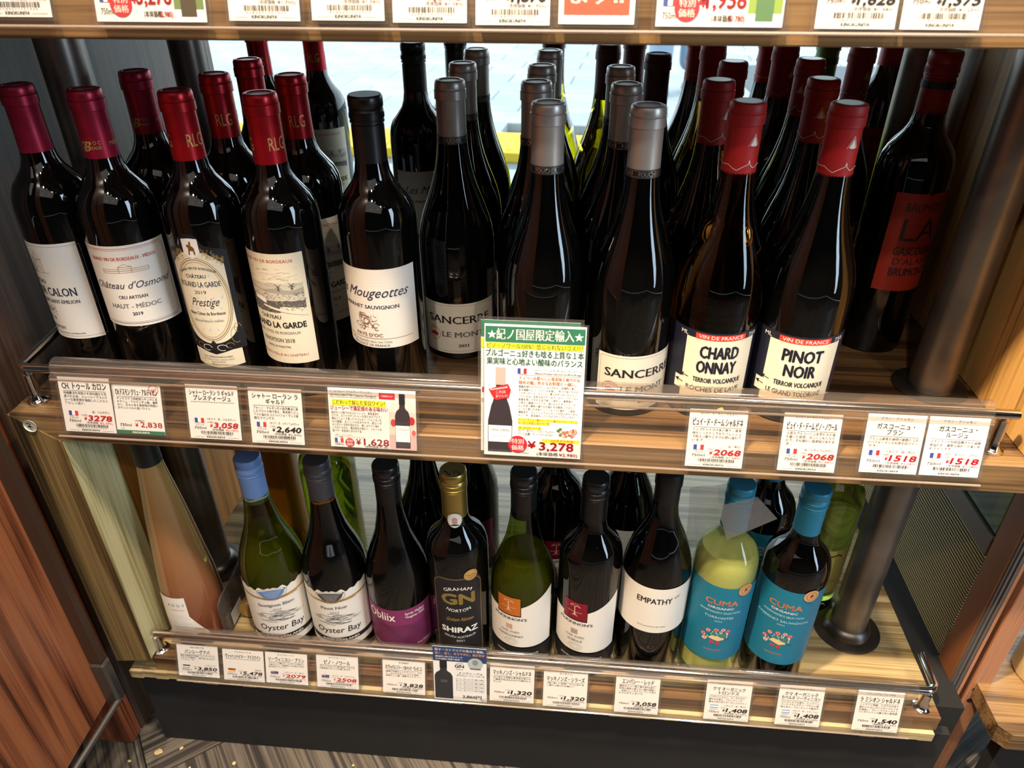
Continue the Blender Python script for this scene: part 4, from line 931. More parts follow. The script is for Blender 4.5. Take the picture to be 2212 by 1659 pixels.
        p = Print(cyl_map(15.45), 1.5); p.band(-48, 48, 270, 262, ink('band_black', (22, 22, 24)), 2); p.build('capsule_print', c)
    elif k == 'whiter':
        solid(BX, tglass('green_dark', (120, 130, 50)), t); cap('screw_cap', screw(300, 60), BLKC, t, 300)
        def dd(a, b):
            shape(a, -40, 40, 120, 40, mat('olive_paper', (176, 170, 96), .6)); b.line([(-20, 112), (-8, 114), (4, 109), (14, 112), (20, 108)], 2.2, K, 5); T(b, 0, 60, 6, 'MISSION', ink('olive_ink', (120, 116, 70)), wd=40)
        lab(t, 37.5, dd)
    elif k == 'maroon':
        solid(BG, GLB, t); cap('foil_capsule', foil(296, 64), MARF, t)
    PROTO[kind] = t; t['_used'] = 0
    return t
def put(kind, x, y, z, phi, label, group):
    t = proto(kind)
    if t.get('_used'): o = copy_tree(t)
    else: o = t
    t['_used'] = 1
    o.location = (x, y, z + .0003); o.rotation_euler = (0, 0, R(phi)); o['label'] = label; o['group'] = group
    return o
GA, GB_, GC, GD, GE, GF = 'crimson-capped bottles on the middle shelf', 'scarlet foil-capped bottles on the middle shelf', 'black screw-cap bottles on the middle shelf', 'silver-capped bottles on the middle shelf', 'vermilion-capped bottles on the middle shelf', 'bottles in the rear rows of the middle shelf'
put('tour', -.5295, .6898, ZM, -31, 'crimson-capped red wine with castle engraving label, leftmost bottle on the middle shelf', GA)
put('osm', -.4540, .6757, ZM, 18, 'crimson-capped red wine with script name label reading Haut-Médoc 2019, front row', GA)
put('osm', -.4560, .768, ZM, 18, 'crimson-capped bottle with gold capsule letters, behind the script-labelled Haut-Médoc one', GA)
q1 = put('prest', -.3678, .6764, ZM, -1, 'scarlet-capped red wine with ornate black and cream oval label', GB_)
put('prest', -.3677, .7592, ZM, 30, 'scarlet-capped bottle second in the column behind the ornate oval label', GB_)
put('prest', -.3682, .8456, ZM, 4, 'scarlet-capped bottle third in the column behind the ornate oval label', GB_)
q2 = put('trad', -.2865, .6705, ZM, -17, 'scarlet-capped red wine with cream engraved landscape label and windmills', GB_)
put('trad', -.2901, .7601, ZM, 22, 'scarlet-capped bottle second behind the windmill landscape label', GB_)
put('prest', -.459, 1.097, ZM, 12, 'scarlet-capped bottle cut by the upper shelf, leftmost at the window', GB_)
put('trad', -.3930, 1.140, ZM, 10, 'scarlet-capped bottle with green neck cut by the upper shelf at the window', GB_)
put('moug', -.1912, .6719, ZM, -15, 'black screw-cap red wine with white script label reading Pays d\'Oc', GC)
put('moug', -.2130, .985, ZM, 40, 'black screw-cap bottle at the window cut by the upper shelf, left of the silver caps', GC)
put('moug', -.1780, 1.10, ZM, 170, 'black screw-cap bottle furthest back behind the left silver-capped column', GC)
for i, (x, y, f_, l_) in enumerate([(-.1309, .7658, 8, 'silver-capped bottle with white label dated 2021, first of the left silver column'), (-.1326, .8648, 40, 'silver-capped bottle second of the left silver column'), (-.1302, .9638, 20, 'silver-capped bottle last of the left silver column at the window'),
        (-.0289, .672, 0, 'silver-capped bottle at the front, directly behind the large green-headed sign'), (-.0451, .7652, 60, 'silver-capped bottle second in the column behind the large sign'), (-.0448, .8568, 100, 'silver-capped bottle third in the column behind the large sign'), (-.0410, .9604, 60, 'silver-capped bottle last in the column behind the large sign'),
        (.0570, .6677, 20, 'silver-capped bottle at the front with whole white label, right of the large sign'), (.0424, .7604, 32, 'silver-capped bottle second behind the front one right of the large sign'), (.0399, .8546, 60, 'silver-capped bottle third behind the front one right of the large sign')]):
    put('sanc', x, y, ZM, f_, l_, GD)
put('maroon', .0865, .944, ZM, 0, 'maroon-capped dark bottle behind the right silver-capped column', GF)
put('yellowb', -.0420, 1.105, ZM, 0, 'yellow wine with maroon cap at the window behind the middle silver column', GF)
put('yellowb', .0300, 1.012, ZM, 0, 'yellow wine with maroon cap at the window left of the right silver column', GF)
put('maroon', .0680, 1.102, ZM, 0, 'maroon-capped bottle at the window between the yellow wine and the short maroon cap', GF)
for x, y, f_, l_ in [(.1402, .6692, 2, 'amber white wine with vermilion cap and Chardonnay label, front'), (.1295, .7634, 10, 'vermilion-capped bottle directly behind the Chardonnay one to its left'), (.1600, .8703, 40, 'vermilion-capped bottle third back between the Chardonnay caps'), (.1560, .992, 8, 'vermilion-capped bottle at the window left of the third Chardonnay cap')]:
    put('chard', x, y, ZM, f_, l_, GE)
put('pinot', .1520, 1.092, ZM, 50, 'vermilion-capped dark bottle furthest back left of the Chardonnay column', GE)
for x, y, f_, l_ in [(.2228, .6686, -5, 'dark red wine with vermilion cap and Pinot Noir label, front'), (.2305, .7782, -30, 'vermilion-capped dark bottle directly behind the Pinot Noir one'), (.2467, .894, -60, 'vermilion-capped dark bottle third back behind the Pinot Noir one'), (.2415, .990, 4, 'vermilion-capped dark bottle fourth back, cut by the upper shelf, behind the Pinot Noir'), (.3295, .985, -4, 'vermilion-capped dark bottle on its own behind the Pinot Noir, cut by the upper shelf'), (.2440, 1.085, 40, 'vermilion-capped dark bottle furthest back between the two front vermilion columns')]:
    put('pinot', x, y, ZM, f_, l_, GE)
put('greenb', .3250, 1.108, ZM, 0, 'green-capped yellow-green wine bottle at the window', GF)
put('brum', .3530, .818, ZM, 12, 'red screw-cap bottle with brick-red label partly hidden by the steel post', GF)
put('brum', .4050, 1.100, ZM, 10, 'red screw-cap bottle at the window beside the right rear post', GF)
HA, HB = 'bottles in the front row of the bottom shelf', 'bottles behind the front row of the bottom shelf'
put('rose', -.4850, .640, ZL, 14, 'tall conical bottle of cloudy orange-pink liquor with black capsule', HA)
put('amber', -.4230, .800, ZL, 0, 'big amber bottle behind the left steel post on the bottom shelf', HB)
put('obsb', -.3650, .6417, ZL, 15, 'white wine in green glass with pale blue screw cap', HA)
put('obpn', -.2845, .6443, ZL, 5, 'dark wine with grey screw cap and white seascape label', HA)
put('lime', -.3270, .775, ZL, 0, 'lime green bottle behind the blue screw cap', HB)
put('obl', -.2035, .6429, ZL, 4, 'dark wine with black screw cap and plum wavy-line label', HA)
put('obl', -.1830, .735, ZL, 30, 'dark bottle directly behind the plum-labelled one', HB)
put('obl', -.1330, .803, ZL, -30, 'dark bottle far back between the plum label and the gold cap', HB)
put('gn', -.1252, .6382, ZL, 7, 'dark wine with gold screw cap and black label lettered in gold', HA)
put('gn', -.1020, .730, ZL, 20, 'dark bottle hidden directly behind the gold screw cap', HB) if 0 else None
put('mkc', -.0455, .6430, ZL, -6, 'green-glass white wine with orange square on its label', HA)
put('mks', .0352, .6392, ZL, -8, 'dark wine with black screw cap and dark red square on its label', HA)
put('mks', -.0120, .740, ZL, 25, 'dark bottle with white label behind the two orange and red square labels', HB)
put('mks', .0240, .728 + .02, ZL, 190, 'dark bottle directly behind the dark red square label', HB) if 0 else None
put('emp', .1150, .6450, ZL, -5, 'broad dark bottle with plain white label reading in bold capitals', HA)
put('emp', .0800, .738, ZL, 60, 'broad dark bottle half hidden behind the plain white label', HB)
put('cumaw', .1938, .6430, ZL, -8, 'pale white wine in clear glass with teal cap and teal label', HA)
put('cumar', .2737, .6428, ZL, -20, 'dark wine with teal cap and teal label, right end of the front row', HA)
put('cumar', .2550, .735, ZL, 10, 'dark bottle with teal cap behind the two teal-labelled ones', HB)
put('whiter', .3500, .770, ZL, 0, 'green-glass white wine with olive label left of the right steel post', HB)

for o in (q1, q2):
    for c in o.children:
        if c.name.startswith('foil_capsule'): c.rotation_euler = (0, 0, R(62 if o is q1 else 72))
# ------------------------------------------------------------------ price tags
def plane_obj(t, Wd, Ht):
    return lambda u, v, off: ((u - Wd / 2) / 1000, -(off + .3) / 1000, v / 1000)
def place_tag(xc, zb, yb, lean, label, group, rz=0):
    t = thing('price_tag', label, 'price tag', (xc, yb, zb), 0, group)
    t.rotation_euler = (-lean, R(rz), 0)
    return t
def card(t, Wd, Ht, m=PAPER, sleeve=3, name='card'):
    b = MB(); b.box(-Wd / 2000, -.0002, 0, Wd / 2000, .0002, Ht / 1000); b.build(name, m, t)
    if sleeve:
        b = MB(); s = sleeve / 1000; b.box(-Wd / 2000 - s, .0004, -s * .7, Wd / 2000 + s, .0007, Ht / 1000 + s, .00005); b.build('sleeve', SLEEVE, t)
def flag(p, x, y, w_, h, kind, lay=5):
    if kind == 'fr': cs = [BLU, WHT, ink('flag_red', (200, 40, 48))]; [p.rect(x + i * w_ / 3, y, x + (i + 1) * w_ / 3, y + h, c, lay) for i, c in enumerate(cs)]
    elif kind == 'de': cs = [ink('flag_gold', (236, 190, 40)), ink('flag_red', (200, 40, 48)), K]; [p.rect(x, y + i * h / 3, x + w_, y + (i + 1) * h / 3, c, lay) for i, c in enumerate(cs)]
    elif kind == 'ar': cs = [ink('flag_sky', (130, 170, 214)), WHT, ink('flag_sky', (130, 170, 214))]; [p.rect(x, y + i * h / 3, x + w_, y + (i + 1) * h / 3, c, lay) for i, c in enumerate(cs)]
    elif kind == 'nz': p.rect(x, y, x + w_, y + h, ink('flag_navy', (52, 62, 110)), lay); p.line([(x, y + h), (x + w_ / 2, y + h / 2)], .4, WHT, lay + 1); p.line([(x, y + h / 2), (x + w_ / 2, y + h)], .4, RED, lay + 1); [p.ell(x + w_ * .75, y + h * q, .4, .4, RED, lay + 1, 6) for q in (.25, .5, .8)]
    elif kind == 'jp': p.rect(x, y + h * .3, x + w_, y + h * .7, K, lay)
def std_tag(x0, x1, zt, zb, title, body, price, base, fl=None, country=None, typ=None, small=None, ml='750ml', pc=RED, hand=True, label='', group='', seed=1, top=False, y=(.5870, .5725), green=False, tsz=None):
    """coordinates are the tag's corners in metres; the tag leans out over the shelf edge"""
    Wd = (x1 - x0) * 1000; Ht = math.hypot(zt - zb, y[0] - y[1]) * 1000; lean = math.atan2(y[0] - y[1], zt - zb)
    t = place_tag((x0 + x1) / 2, zb, y[1], lean, label, group)
    card(t, Wd, Ht); p = Print(plane_obj(t, Wd, Ht), 60)
    W_ = lambda f: f * Wd
    V = lambda f: (1 - f) * Ht
    tt = title if isinstance(title, list) else [title]
    yy = .10 if not small else .16
    if small: p.text(W_(.5), V(.085), Ht * .035, small, K, wd=min(W_(.62), len(small) * 3.2))
    hs = tsz or (.105 if len(tt) == 1 else .075)
    for i, s_ in enumerate(tt):
        p.text(W_(.5), V(yy + hs * (1 + i * 1.32)), Ht * hs * .95, s_, K, wd=min(W_(.86), len(s_) * (4.8 if len(s_) < 9 else 4.3)), bold=.022)
    ly = yy + hs * (1 + (len(tt) - 1) * 1.32) + .035
    p.line([(W_(.08), V(ly)), (W_(.92), V(ly))], .3, K)
    for i, s_ in enumerate(body): p.text(W_(.08), V(ly + .062 + i * .062), Ht * .038, s_, K, 'l', wd=W_(.84) * len(s_) / max(len(q) for q in body), res=1, bold=.012)
    if green:
        p.rect(0, 0, Wd, Ht * .08, GRN, 3); p.text(W_(.5), Ht * .022, Ht * .038, 'KINOKUNIYA', WHT, wd=W_(.36), shear=.15, bold=.03)
        p.ring(W_(.86), V(.09), 5, 5, .5, RED); p.text(W_(.86), V(.105), 2, 'SALE!', RED, rot=.2, wd=8)
        p.text(W_(.5), V(.735), Ht * .03, '(10%税込)', K, wd=W_(.2)); p.text(W_(.08), V(.84), Ht * .055, ml, K, 'l', wd=W_(.24)); p.text(W_(.1), V(.90), Ht * .025, 'S-O', K, 'l')
        p.text(W_(.40), V(.84), Ht * .07, '¥', pc, 'l', bold=.02); p.text(W_(.96), V(.845), Ht * .10, price, pc, 'r', wd=W_(.45), bold=.012)
    else:
        fy = .665
        if fl: flag(p, W_(.12), V(fy + .03), W_(.18), Ht * .085, fl)
        if country: p.text(W_(.12), V(fy + .085), Ht * .03, country, K, 'l', wd=W_(.17))
        p.text(W_(.10), V(.815 if fl else .77), Ht * .045, ml, K, 'l', wd=W_(.23))
        if typ: p.text(W_(.92), V(.64), Ht * .034, typ, K, 'r', wd=min(W_(.56), len(typ) * 2.6), res=1)
        p.text(W_(.36), V(.69), Ht * .02, '(10%税込)', K, 'l', wd=W_(.12), res=1)
        p.text(W_(.40), V(.775), Ht * .06, '¥', pc, 'l', bold=.02, shear=.2); p.text(W_(.94), V(.78), Ht * .095, price, pc, 'r', wd=W_(.46), bold=.05, shear=.22)
        p.text(W_(.44), V(.835), Ht * .032, '(本体価格', K, 'l', wd=W_(.23), res=1); p.text(W_(.95), V(.835), Ht * .032, '¥' + base + ')', RED if pc is RED else K, 'r', wd=W_(.25), res=1)
        p.barcode(W_(.22), V(.905), W_(.84), V(.85), K, seed)
        p.text(W_(.53), V(.93), Ht * .017, '3 2 8 4 3 9 0 0 5 1 7 2 5', K, wd=W_(.56), res=1)
        p.text(W_(.5), V(.975), Ht * .032, 'KINOKUNIYA', mat('ink_deep_green', (24, 66, 56), .55), wd=W_(.36), shear=.15, bold=.03)
        for a, b_ in ((.08, .28), (.72, .95)): p.line([(W_(a), V(.965)), (W_(b_), V(.965))], .25, GREY)
    p.build('printed_text', t)
    return t
def Q(q):   # measured at depth .568 -> the leaning plane's own depth
    (xa, za), (xb, zb_), (xc, zc), (xd, zd) = q; kt, kb = .5870 / .568, .5725 / .568
    zt = 1.02 + ((za + zb_) / 2 - 1.02) * kt; zb2 = 1.02 + ((zc + zd) / 2 - 1.02) * kb
    xm = ((xa + xb) / 2 * kt + (xc + xd) / 2 * kb) / 2; wd = ((xb - xa) * kt + (xc - xd) * kb) / 2
    return xm - wd / 2, xm + wd / 2, zt, zb2
GT, GTL, GTT = 'price tags on the middle shelf edge', 'price tags on the bottom shelf edge', 'price tags on the upper shelf edge'
std_tag(*Q([(-.4966, .6418), (-.4446, .6409), (-.4537, .575), (-.5079, .5756)]), 'CH. トゥール カロン', ['有機農法を実践する自社畑から生', '産される赤。ジューシーでスパイ', 'シーな果実感を強調したこのエリ', 'アらしい造り。'], '3278', '2,980', 'fr', 'フランス', '赤：フルボディ', label='white tag at the left end of the middle shelf edge, red handwritten 3278', group=GT, seed=1)
std_tag(*Q([(-.4431, .6368), (-.3937, .6358), (-.4027, .5753), (-.4529, .5762)]), 'CH.ドスモン クリュ・アルティザン', ['サンテステフ内陸部シサックにあ', 'るクリュ・アルティザン級。濃厚', 'かつ、旨みのある果実味が特徴の', 'ポテンシャルの高いワイン'], '2,838', '', label='white tag with green foot band and red sale stamp, price 2,838', group=GT, green=True)
std_tag(*Q([(-.3681, .6398), (-.3168, .6395), (-.3224, .5758), (-.3758, .5741)]), ['シャトー ローラン ラ ギャルド', 'プレスティージュ'], [], '3,058', '2,780', 'fr', 'フランス', '<タイプ：赤・フルボディ>', label='white tag without description text, red price 3,058', group=GT, seed=2)
std_tag(*Q([(-.3058, .6396), (-.2533, .6393), (-.2587, .5731), (-.3124, .5736)]), ['シャトー ローラン ラ', 'ギャルド'], ['ブルーノ・マルタン氏の自然農法に適', 'したブライの地で造る。果実感とピュ', 'アさの溢れるコストパフォーマンス抜', '群なワインです。'], '2,640', '2,400', 'fr', 'フランス', '<タイプ：赤・ミディアムボディ>', pc=K, label='white tag with black handwritten price 2,640', group=GT, seed=3)
PUY = 'カーヴ・ド・サン・ヴェルニ'
std_tag(*Q([(.1106, .6385), (.1628, .6401), (.1675, .573), (.1143, .5738)]), 'ピュイ・ド・ドーム シャルドネ', ['リンゴやシトラス系の香り、果実', '味もしっかりしておりフレッシュ', 'で程よい酸やミネラル感に溢れて', 'います。'], '2068', '1,880', 'fr', 'フランス', '白・辛口', small=PUY, label='white tag with red price 2068 below the Chardonnay bottle', group=GT, seed=4)
std_tag(*Q([(.1952, .6395), (.2464, .6405), (.252, .5744), (.1996, .5741)]), 'ピュイ・ド・ドーム ピノ・ノワール', ['上質なブルゴーニュを思わせる落', 'ち着いた質感。タンニンもしなや', 'かで、きめ細かい果実味がありま', 'す。'], '2068', '1,880', 'fr', 'フランス', '赤：ミディアムボディ', small=PUY, label='white tag with red price 2068 below the Pinot Noir bottle', group=GT, seed=5)
std_tag(*Q([(.2682, .6433), (.3178, .6433), (.326, .5775), (.2733, .5771)]), ['ガスコーニュ・', 'ブラン'], ['ワイン上級者も納得の抜群のコス', 'トパフォーマンスを誇る白ワイン', 'です。'], '1518', '1,380', 'fr', 'フランス', '<タイプ：白・辛口>', small='アラン・ブリュモン', label='white tag with red price 1518, left one of the pair at the right end', group=GT, seed=6)
std_tag(*Q([(.3205, .6435), (.371, .6436), (.3816, .5781), (.3281, .5771)]), ['ガスコーニュ・', 'ルージュ'], ['マディランの伝統品種タナの凝縮', '感溢れる、濃厚な味わいが楽しめ', 'るワインです。'], '1518', '1,380', 'fr', 'フランス', '<タイプ：赤・ミディアムボディ>', small='アラン・ブリュモン', label='white tag with red price 1518, rightmost on the middle shelf edge', group=GT, seed=7)
B4 = ['フレッシュで爽やか。エレガントな味わい', 'で飲みやすく、果実感あふれる香りのある', '魅力的なワインです。']
std_tag(*Q([(-.4797, .2476), (-.4249, .2459), (-.4316, .1818), (-.4847, .1854)]), 'バンシーグアバ', ['香料や着色料不使用。スーパーフード', 'のグアバを使用し、香り高い仕上がり', 'のリキュール。'], '3,850', '3,500', 'jp', '日本', 'リキュール', small='ADIATE', ml='500ml', pc=K, label='leftmost white tag on the bottom shelf edge, black price 3,850', group=GTL, seed=8)
std_tag(*Q([(-.4211, .2441), (-.3672, .2446), (-.3706, .1812), (-.4238, .1827)]), 'ヴァッヘンハイマー・アイスワイン', [], '5,478', '4,980', 'de', 'ドイツ', '極甘口', small='ヴェルラックス', ml='375ml', pc=K, label='white tag with German flag and black price 5,478', group=GTL, seed=9)
std_tag(*Q([(-.3658, .2441), (-.3117, .2456), (-.3124, .1836), (-.367, .183)]), 'ソーヴィニヨン・ブラン', B4, '2079', '1,890', 'nz', 'ニュージー', '<タイプ：白・辛口>', small='オイスターベイ', label='white tag with New Zealand flag below the blue-capped wine', group=GTL, seed=10)
std_tag(*Q([(-.2979, .2478), (-.2445, .2468), (-.2484, .1826), (-.3022, .1832)]), 'ピノ・ノワール', ['ステンレスタンクと樽で熟成。やわらか', 'な果実味とタンニンが楽しめます。'], '2508', '2,280', 'nz', 'ニュージー', '<タイプ：赤・ミディアム>', small='オイスターベイ', label='white tag with New Zealand flag below the grey-capped wine', group=GTL, seed=11)
std_tag(*Q([(-.2136, .2482), (-.1609, .2472), (-.1625, .1823), (-.217, .1821)]), 'オブリックス シラー・マルベック・ヴィオニエ', ['繊細で可憐なレッドチェリー、スミ', 'レ、ほのかに白コショウの風味。', '素晴らしい酸、緻密でエレガント。'], '3,828', '3,480', small='3480', pc=K, label='white tag with black price 3,828 below the plum-labelled bottle', group=GTL, seed=12)
std_tag(*Q([(-.0797, .254), (-.0269, .2565), (-.0243, .182), (-.081, .1831)]), 'マッキノンズ・シャルドネ', ['口に含むと芳醇な果実感が柔らか', 'い酸味を包み込みながら絶妙なバ', 'ランス'], '1,320', '1,200', small='マッキノン', pc=K, label='white tag with black price 1,320 below the orange-square label', group=GTL, seed=13)
std_tag(*Q([(-.014, .25), (.0395, .2512), (.0396, .1803), (-.0144, .18)]), 'マッキノンズ・シラーズ', ['『神の雫』に登場！プラム系の甘', 'い香りと柔らかな味わい'], '1,320', '1,200', small='マッキノン', pc=K, label='white tag with black price 1,320 below the dark red square label', group=GTL, seed=14)
std_tag(*Q([(.0725, .2514), (.125, .2532), (.1281, .1796), (.0747, .1799)]), 'エンパシー・レッド', ['濃密なベリー系の魅力的な香り。', '甘美な液体と柔らかい酸が調和し', '、非常にしっかりとしていて滑ら', 'かフルボディタイプ。'], '3,058', '2,780', pc=K, label='white tag with black price 3,058 below the plain white label', group=GTL, seed=15)
std_tag(*Q([(.1796, .2549), (.2319, .2558), (.2383, .18), (.184, .1794)]), ['クマ オーガニック', 'トロンテス'], ['バラやジャスミン、ピーチなどの', '華やかな香り。フルーティーで', '飲み心地の良いオーガニックワイン'], '1,408', '1,280', 'ar', 'アルゼンチン', '<タイプ：白・辛口>', small='ミッシェル トリノ', pc=K, label='white tag with Argentine flag below the pale teal-labelled wine', group=GTL, seed=16)
std_tag(*Q([(.2624, .2553), (.3127, .257), (.3251, .1808), (.2707, .18)]), ['クマ オーガニック', 'カベルネ ソーヴィニヨン'], ['カシスのような香り、レッドペッ', 'パーやブラックオリーブなどの風', '味もあり、フルーティーで飲みや'], '1,408', '1,280', 'ar', 'アルゼンチン', '<タイプ：赤・ミディアム>', small='ミッシェル トリノ', pc=K, label='white tag with Argentine flag below the dark teal-labelled wine', group=GTL, seed=17)
std_tag(*Q([(.3528, .2578), (.4048, .2574), (.4137, .1815), (.3604, .1817)]), 'ラ ミシオン シャルドネ', ['シャブリと同様、ミネラルがあり', '味わいのエレガントなシャルドネ', 'を目指し、グレープフルーツのよ', 'うにきりっとした酸と甘い果実感'], '1,540', '1,400', small='V.ウィリアム フェーヴル', pc=K, label='rightmost white tag on the bottom shelf edge, black price 1,540', group=GTL, seed=18)
# upper shelf tags: only their lower parts are in view
def top_tag(x0, x1, price, base, pc, label, seed, zb=.9545):
    k = .574 / .568
    t = std_tag(x0 * k, x1 * k, zb + .066, zb, '', [], price, base, None, 'フランス', None, pc=pc, label=label, group=GTT, seed=seed)
top_tag(-.440, -.3877, '1,578', '1,380', RED, 'cut-off white tag at the left end of the upper shelf edge', 20, .9560)
top_tag(-.2542, -.2022, '1,870', '1,700', K, 'cut-off white tag right of the red special price card above', 21, .9548)
top_tag(-.1934, -.1412, '1,518', '1,380', RED, 'cut-off white tag third from the left on the upper shelf edge', 22, .9555)
top_tag(-.1352, -.0828, '1,518', '1,380', RED, 'cut-off white tag with red 1,518 on the upper shelf edge', 23, .9545)
top_tag(-.0766, -.0250, '1,870', '1,700', K, 'cut-off white tag left of the red notice on the upper shelf edge', 24, .9535)
top_tag(.1539, .2060, '1,628', '1,480', K, 'cut-off white tag with black 1,628 on the upper shelf edge', 25, .9530)
top_tag(.2093, .2600, '1,375', '1,250', K, 'rightmost cut-off white tag with black 1,375 on the upper shelf edge', 26, .9530)
def pop_base(x0, x1, zt, zb, y, label, group, name='sale_card', sleeve=3):
    Wd = (x1 - x0) * 1000; Ht = math.hypot(zt - zb, y[0] - y[1]) * 1000; lean = math.atan2(y[0] - y[1], zt - zb)
    t = place_tag((x0 + x1) / 2, zb, y[1], lean, label, group); t.name = name; t['category'] = 'sign'
    card(t, Wd, Ht, sleeve=sleeve)
    return t, Wd, Ht, Print(plane_obj(t, Wd, Ht), 60)
def mini_bottle(p, cx, y0, h, rw, m, capm, burg=False, lab_=True, label_txt=('', ''), lay=5):
    if burg: prof = [(0, 1), (.38, 1), (.55, .75), (.68, .42), (.78, .36)]
    else: prof = [(0, 1), (.60, 1), (.68, .8), (.73, .42), (.78, .36)]
    pts = [(rw * r, y0 + h * z) for z, r in prof] + [(rw * .36, y0 + h * .98), (rw * .36, y0 + h)]
    p.poly([(cx + x, y) for x, y in pts] + [(cx - x, y) for x, y in pts[::-1]], m, lay)
    p.rect(cx - rw * .4, y0 + h * .80, cx + rw * .4, y0 + h, capm, lay + 1)
    if lab_:
        p.rect(cx - rw * .96, y0 + h * .12, cx + rw * .96, y0 + h * (.32 if burg else .42), WHT, lay + 1)
        p.text(cx, y0 + h * (.25 if burg else .34), h * .028, label_txt[0], K, wd=rw * 1.6, lay=lay + 2, res=1); p.text(cx, y0 + h * .18, h * .02, label_txt[1], GREY, wd=rw * 1.1, lay=lay + 2, res=1)
def special(p, cx, cy, r_, s=1):
    p.ell(cx, cy, r_, r_, CRIM, 6); p.text(cx, cy + r_ * .12, r_ * .46, '特別', WHT, bold=.03, lay=8); p.text(cx, cy - r_ * .62, r_ * .46, '価格', WHT, bold=.03, lay=8)
DKB = ink('dark_bottle', (48, 40, 46))
# wide card under the script label
x0, x1, zt, zb = Q([(-.2271, .6434), (-.1426, .644), (-.1458, .5742), (-.2317, .5737)])
t, W0, H0, p = pop_base(x0, x1, zt, zb, (.5870, .5725), 'wide card with red price 1,628 and a printed wine bottle', GT)
p.text(2, H0 * .935, H0 * .032, 'レ・ムジョット カベルネソーヴィニヨン', K, 'l', wd=W0 * .48); p.text(2, H0 * .87, H0 * .036, 'LES MOUGEOTTES Cabernet Sauvignon', K, 'l', wd=W0 * .53)
p.line([(2, H0 * .85), (W0 * .56, H0 * .85)], .3, GREY); p.rect(W0 * .585, H0 * .85, W0 * .765, H0 * .95, CRIM, 4); p.text(W0 * .675, H0 * .885, H0 * .03, 'これはおいしい', WHT, wd=W0 * .13, lay=6)
p.rect(W0 * .04, H0 * .715, W0 * .66, H0 * .815, YEL, 4); p.text(W0 * .35, H0 * .735, H0 * .058, 'こだわって探した安旨ワイン！', NAVY, wd=W0 * .60, bold=.03, lay=6)
p.text(W0 * .35, H0 * .64, H0 * .058, 'ジューシーで満足感のある味わい', CRIM, wd=W0 * .66, bold=.025)
for i, s_ in enumerate(['紫がかった鮮やかなルビーレッド。黒系果実や', 'カカオ、スパイスやコーヒーを思わせるアロマ。', '南仏のリムーで育ったカベルネソーヴィニヨンを', '100%使用。タンニンはまろやかで、程よい渋', 'みとボディを持ち合わせる。親しみやすい味わ', 'いでありながら、満足感ある味わい。リピート必', '至です！赤身肉とあわせて◎']):
    p.text(W0 * .03, H0 * (.575 - i * .052), H0 * .034, s_, K, 'l', wd=W0 * .60 * len(s_) / 23, res=1)
p.text(W0 * .06, H0 * .20, H0 * .022, '赤ワイン・ミディアムボディ', K, 'l', res=1, wd=W0 * .2); p.text(W0 * .06, H0 * .165, H0 * .022, 'ブドウ品種：カベルネソーヴィニヨン100%', K, 'l', res=1, wd=W0 * .34)
flag(p, W0 * .05, H0 * .08, W0 * .1, H0 * .075, 'fr'); p.text(W0 * .05, H0 * .03, H0 * .035, '750ml', K, 'l', wd=W0 * .1); special(p, W0 * .225, H0 * .085, H0 * .075)
p.text(W0 * .30, H0 * .055, H0 * .09, '¥', CRIM, 'l', bold=.03); p.text(W0 * .68, H0 * .05, H0 * .11, '1,628', CRIM, 'r', wd=W0 * .29, bold=.03); p.text(W0 * .54, H0 * .01, H0 * .03, '(本体価格 ¥1,480)', K, wd=W0 * .28, res=1)
p.rect(W0 * .69, 0, W0, H0 * .80, ink('photo_pink', (214, 190, 184)), 3); p.rect(W0 * .69, 0, W0, H0 * .26, ink('photo_rose', (196, 160, 160)), 4)
for x, y, rr_, c_ in ((.74, .46, 4, (170, 60, 60)), (.95, .5, 4.5, (160, 40, 44)), (.97, .3, 3, (200, 90, 90)), (.9, .75, 3, (226, 220, 190))): p.ell(W0 * x, H0 * y, rr_ * .7, rr_, ink('photo%d' % c_[0], c_), 5, 14)
mini_bottle(p, W0 * .845, H0 * .03, H0 * .92, W0 * .085, DKB, ink('cap_dark', (30, 28, 32)), False, True, ('Les Mougeottes', ''))
p.build('printed_text', t)
# big green-headed card
kt = .600 / .568; kb = .574 / .568
for kk, dx in (('back', -.0035), ('front', 0)):
    if kk == 'back':
        t, W0, H0, p = pop_base(-.0834, .0086, .7045, .5735, (.6015, .5750), 'second card of the same kind peeking out behind the large green-headed card', GT)
        p.build('printed_text', t) if p.v else None
        p = Print(plane_obj(t, W0, H0), 60); p.rect(0, H0 * .88, W0, H0, GRN, 3); p.rect(0, H0 * .80, W0, H0 * .87, YEL, 3); p.poly([(1, H0 * .5), (14, H0 * .55), (14, H0 * .5), (1, H0 * .46)], CRIM, 3); p.build('printed_text', t)
x0, x1, zt, zb = -.0800, .0140, .7018, .5708
t, W0, H0, p = pop_base(x0, x1, zt, zb, (.5990, .5725), 'large card with green header and red price 3,278 standing over the rail', GT, sleeve=2)
p.rect(1, H0 * .872, W0 - 1, H0 * .985, GRN, 3); p.text(W0 * .5, H0 * .898, H0 * .060, '紀ノ国屋限定輸入', WHT, wd=W0 * .76, bold=.03, lay=5)
for x in (.075, .93): p.poly([(W0 * x + q * cos(R(90 + i * 36)), H0 * .925 + q * sin(R(90 + i * 36))) for i, q in enumerate([4.4, 1.8] * 5)], WHT, 5)
p.rect(W0 * .02, H0 * .825, W0 * .98, H0 * .868, YEL, 3); p.text(W0 * .5, H0 * .831, H0 * .029, 'ピノ・ノワール100%！信じられないコスパ！', GRN, wd=W0 * .94, bold=.03, lay=5)
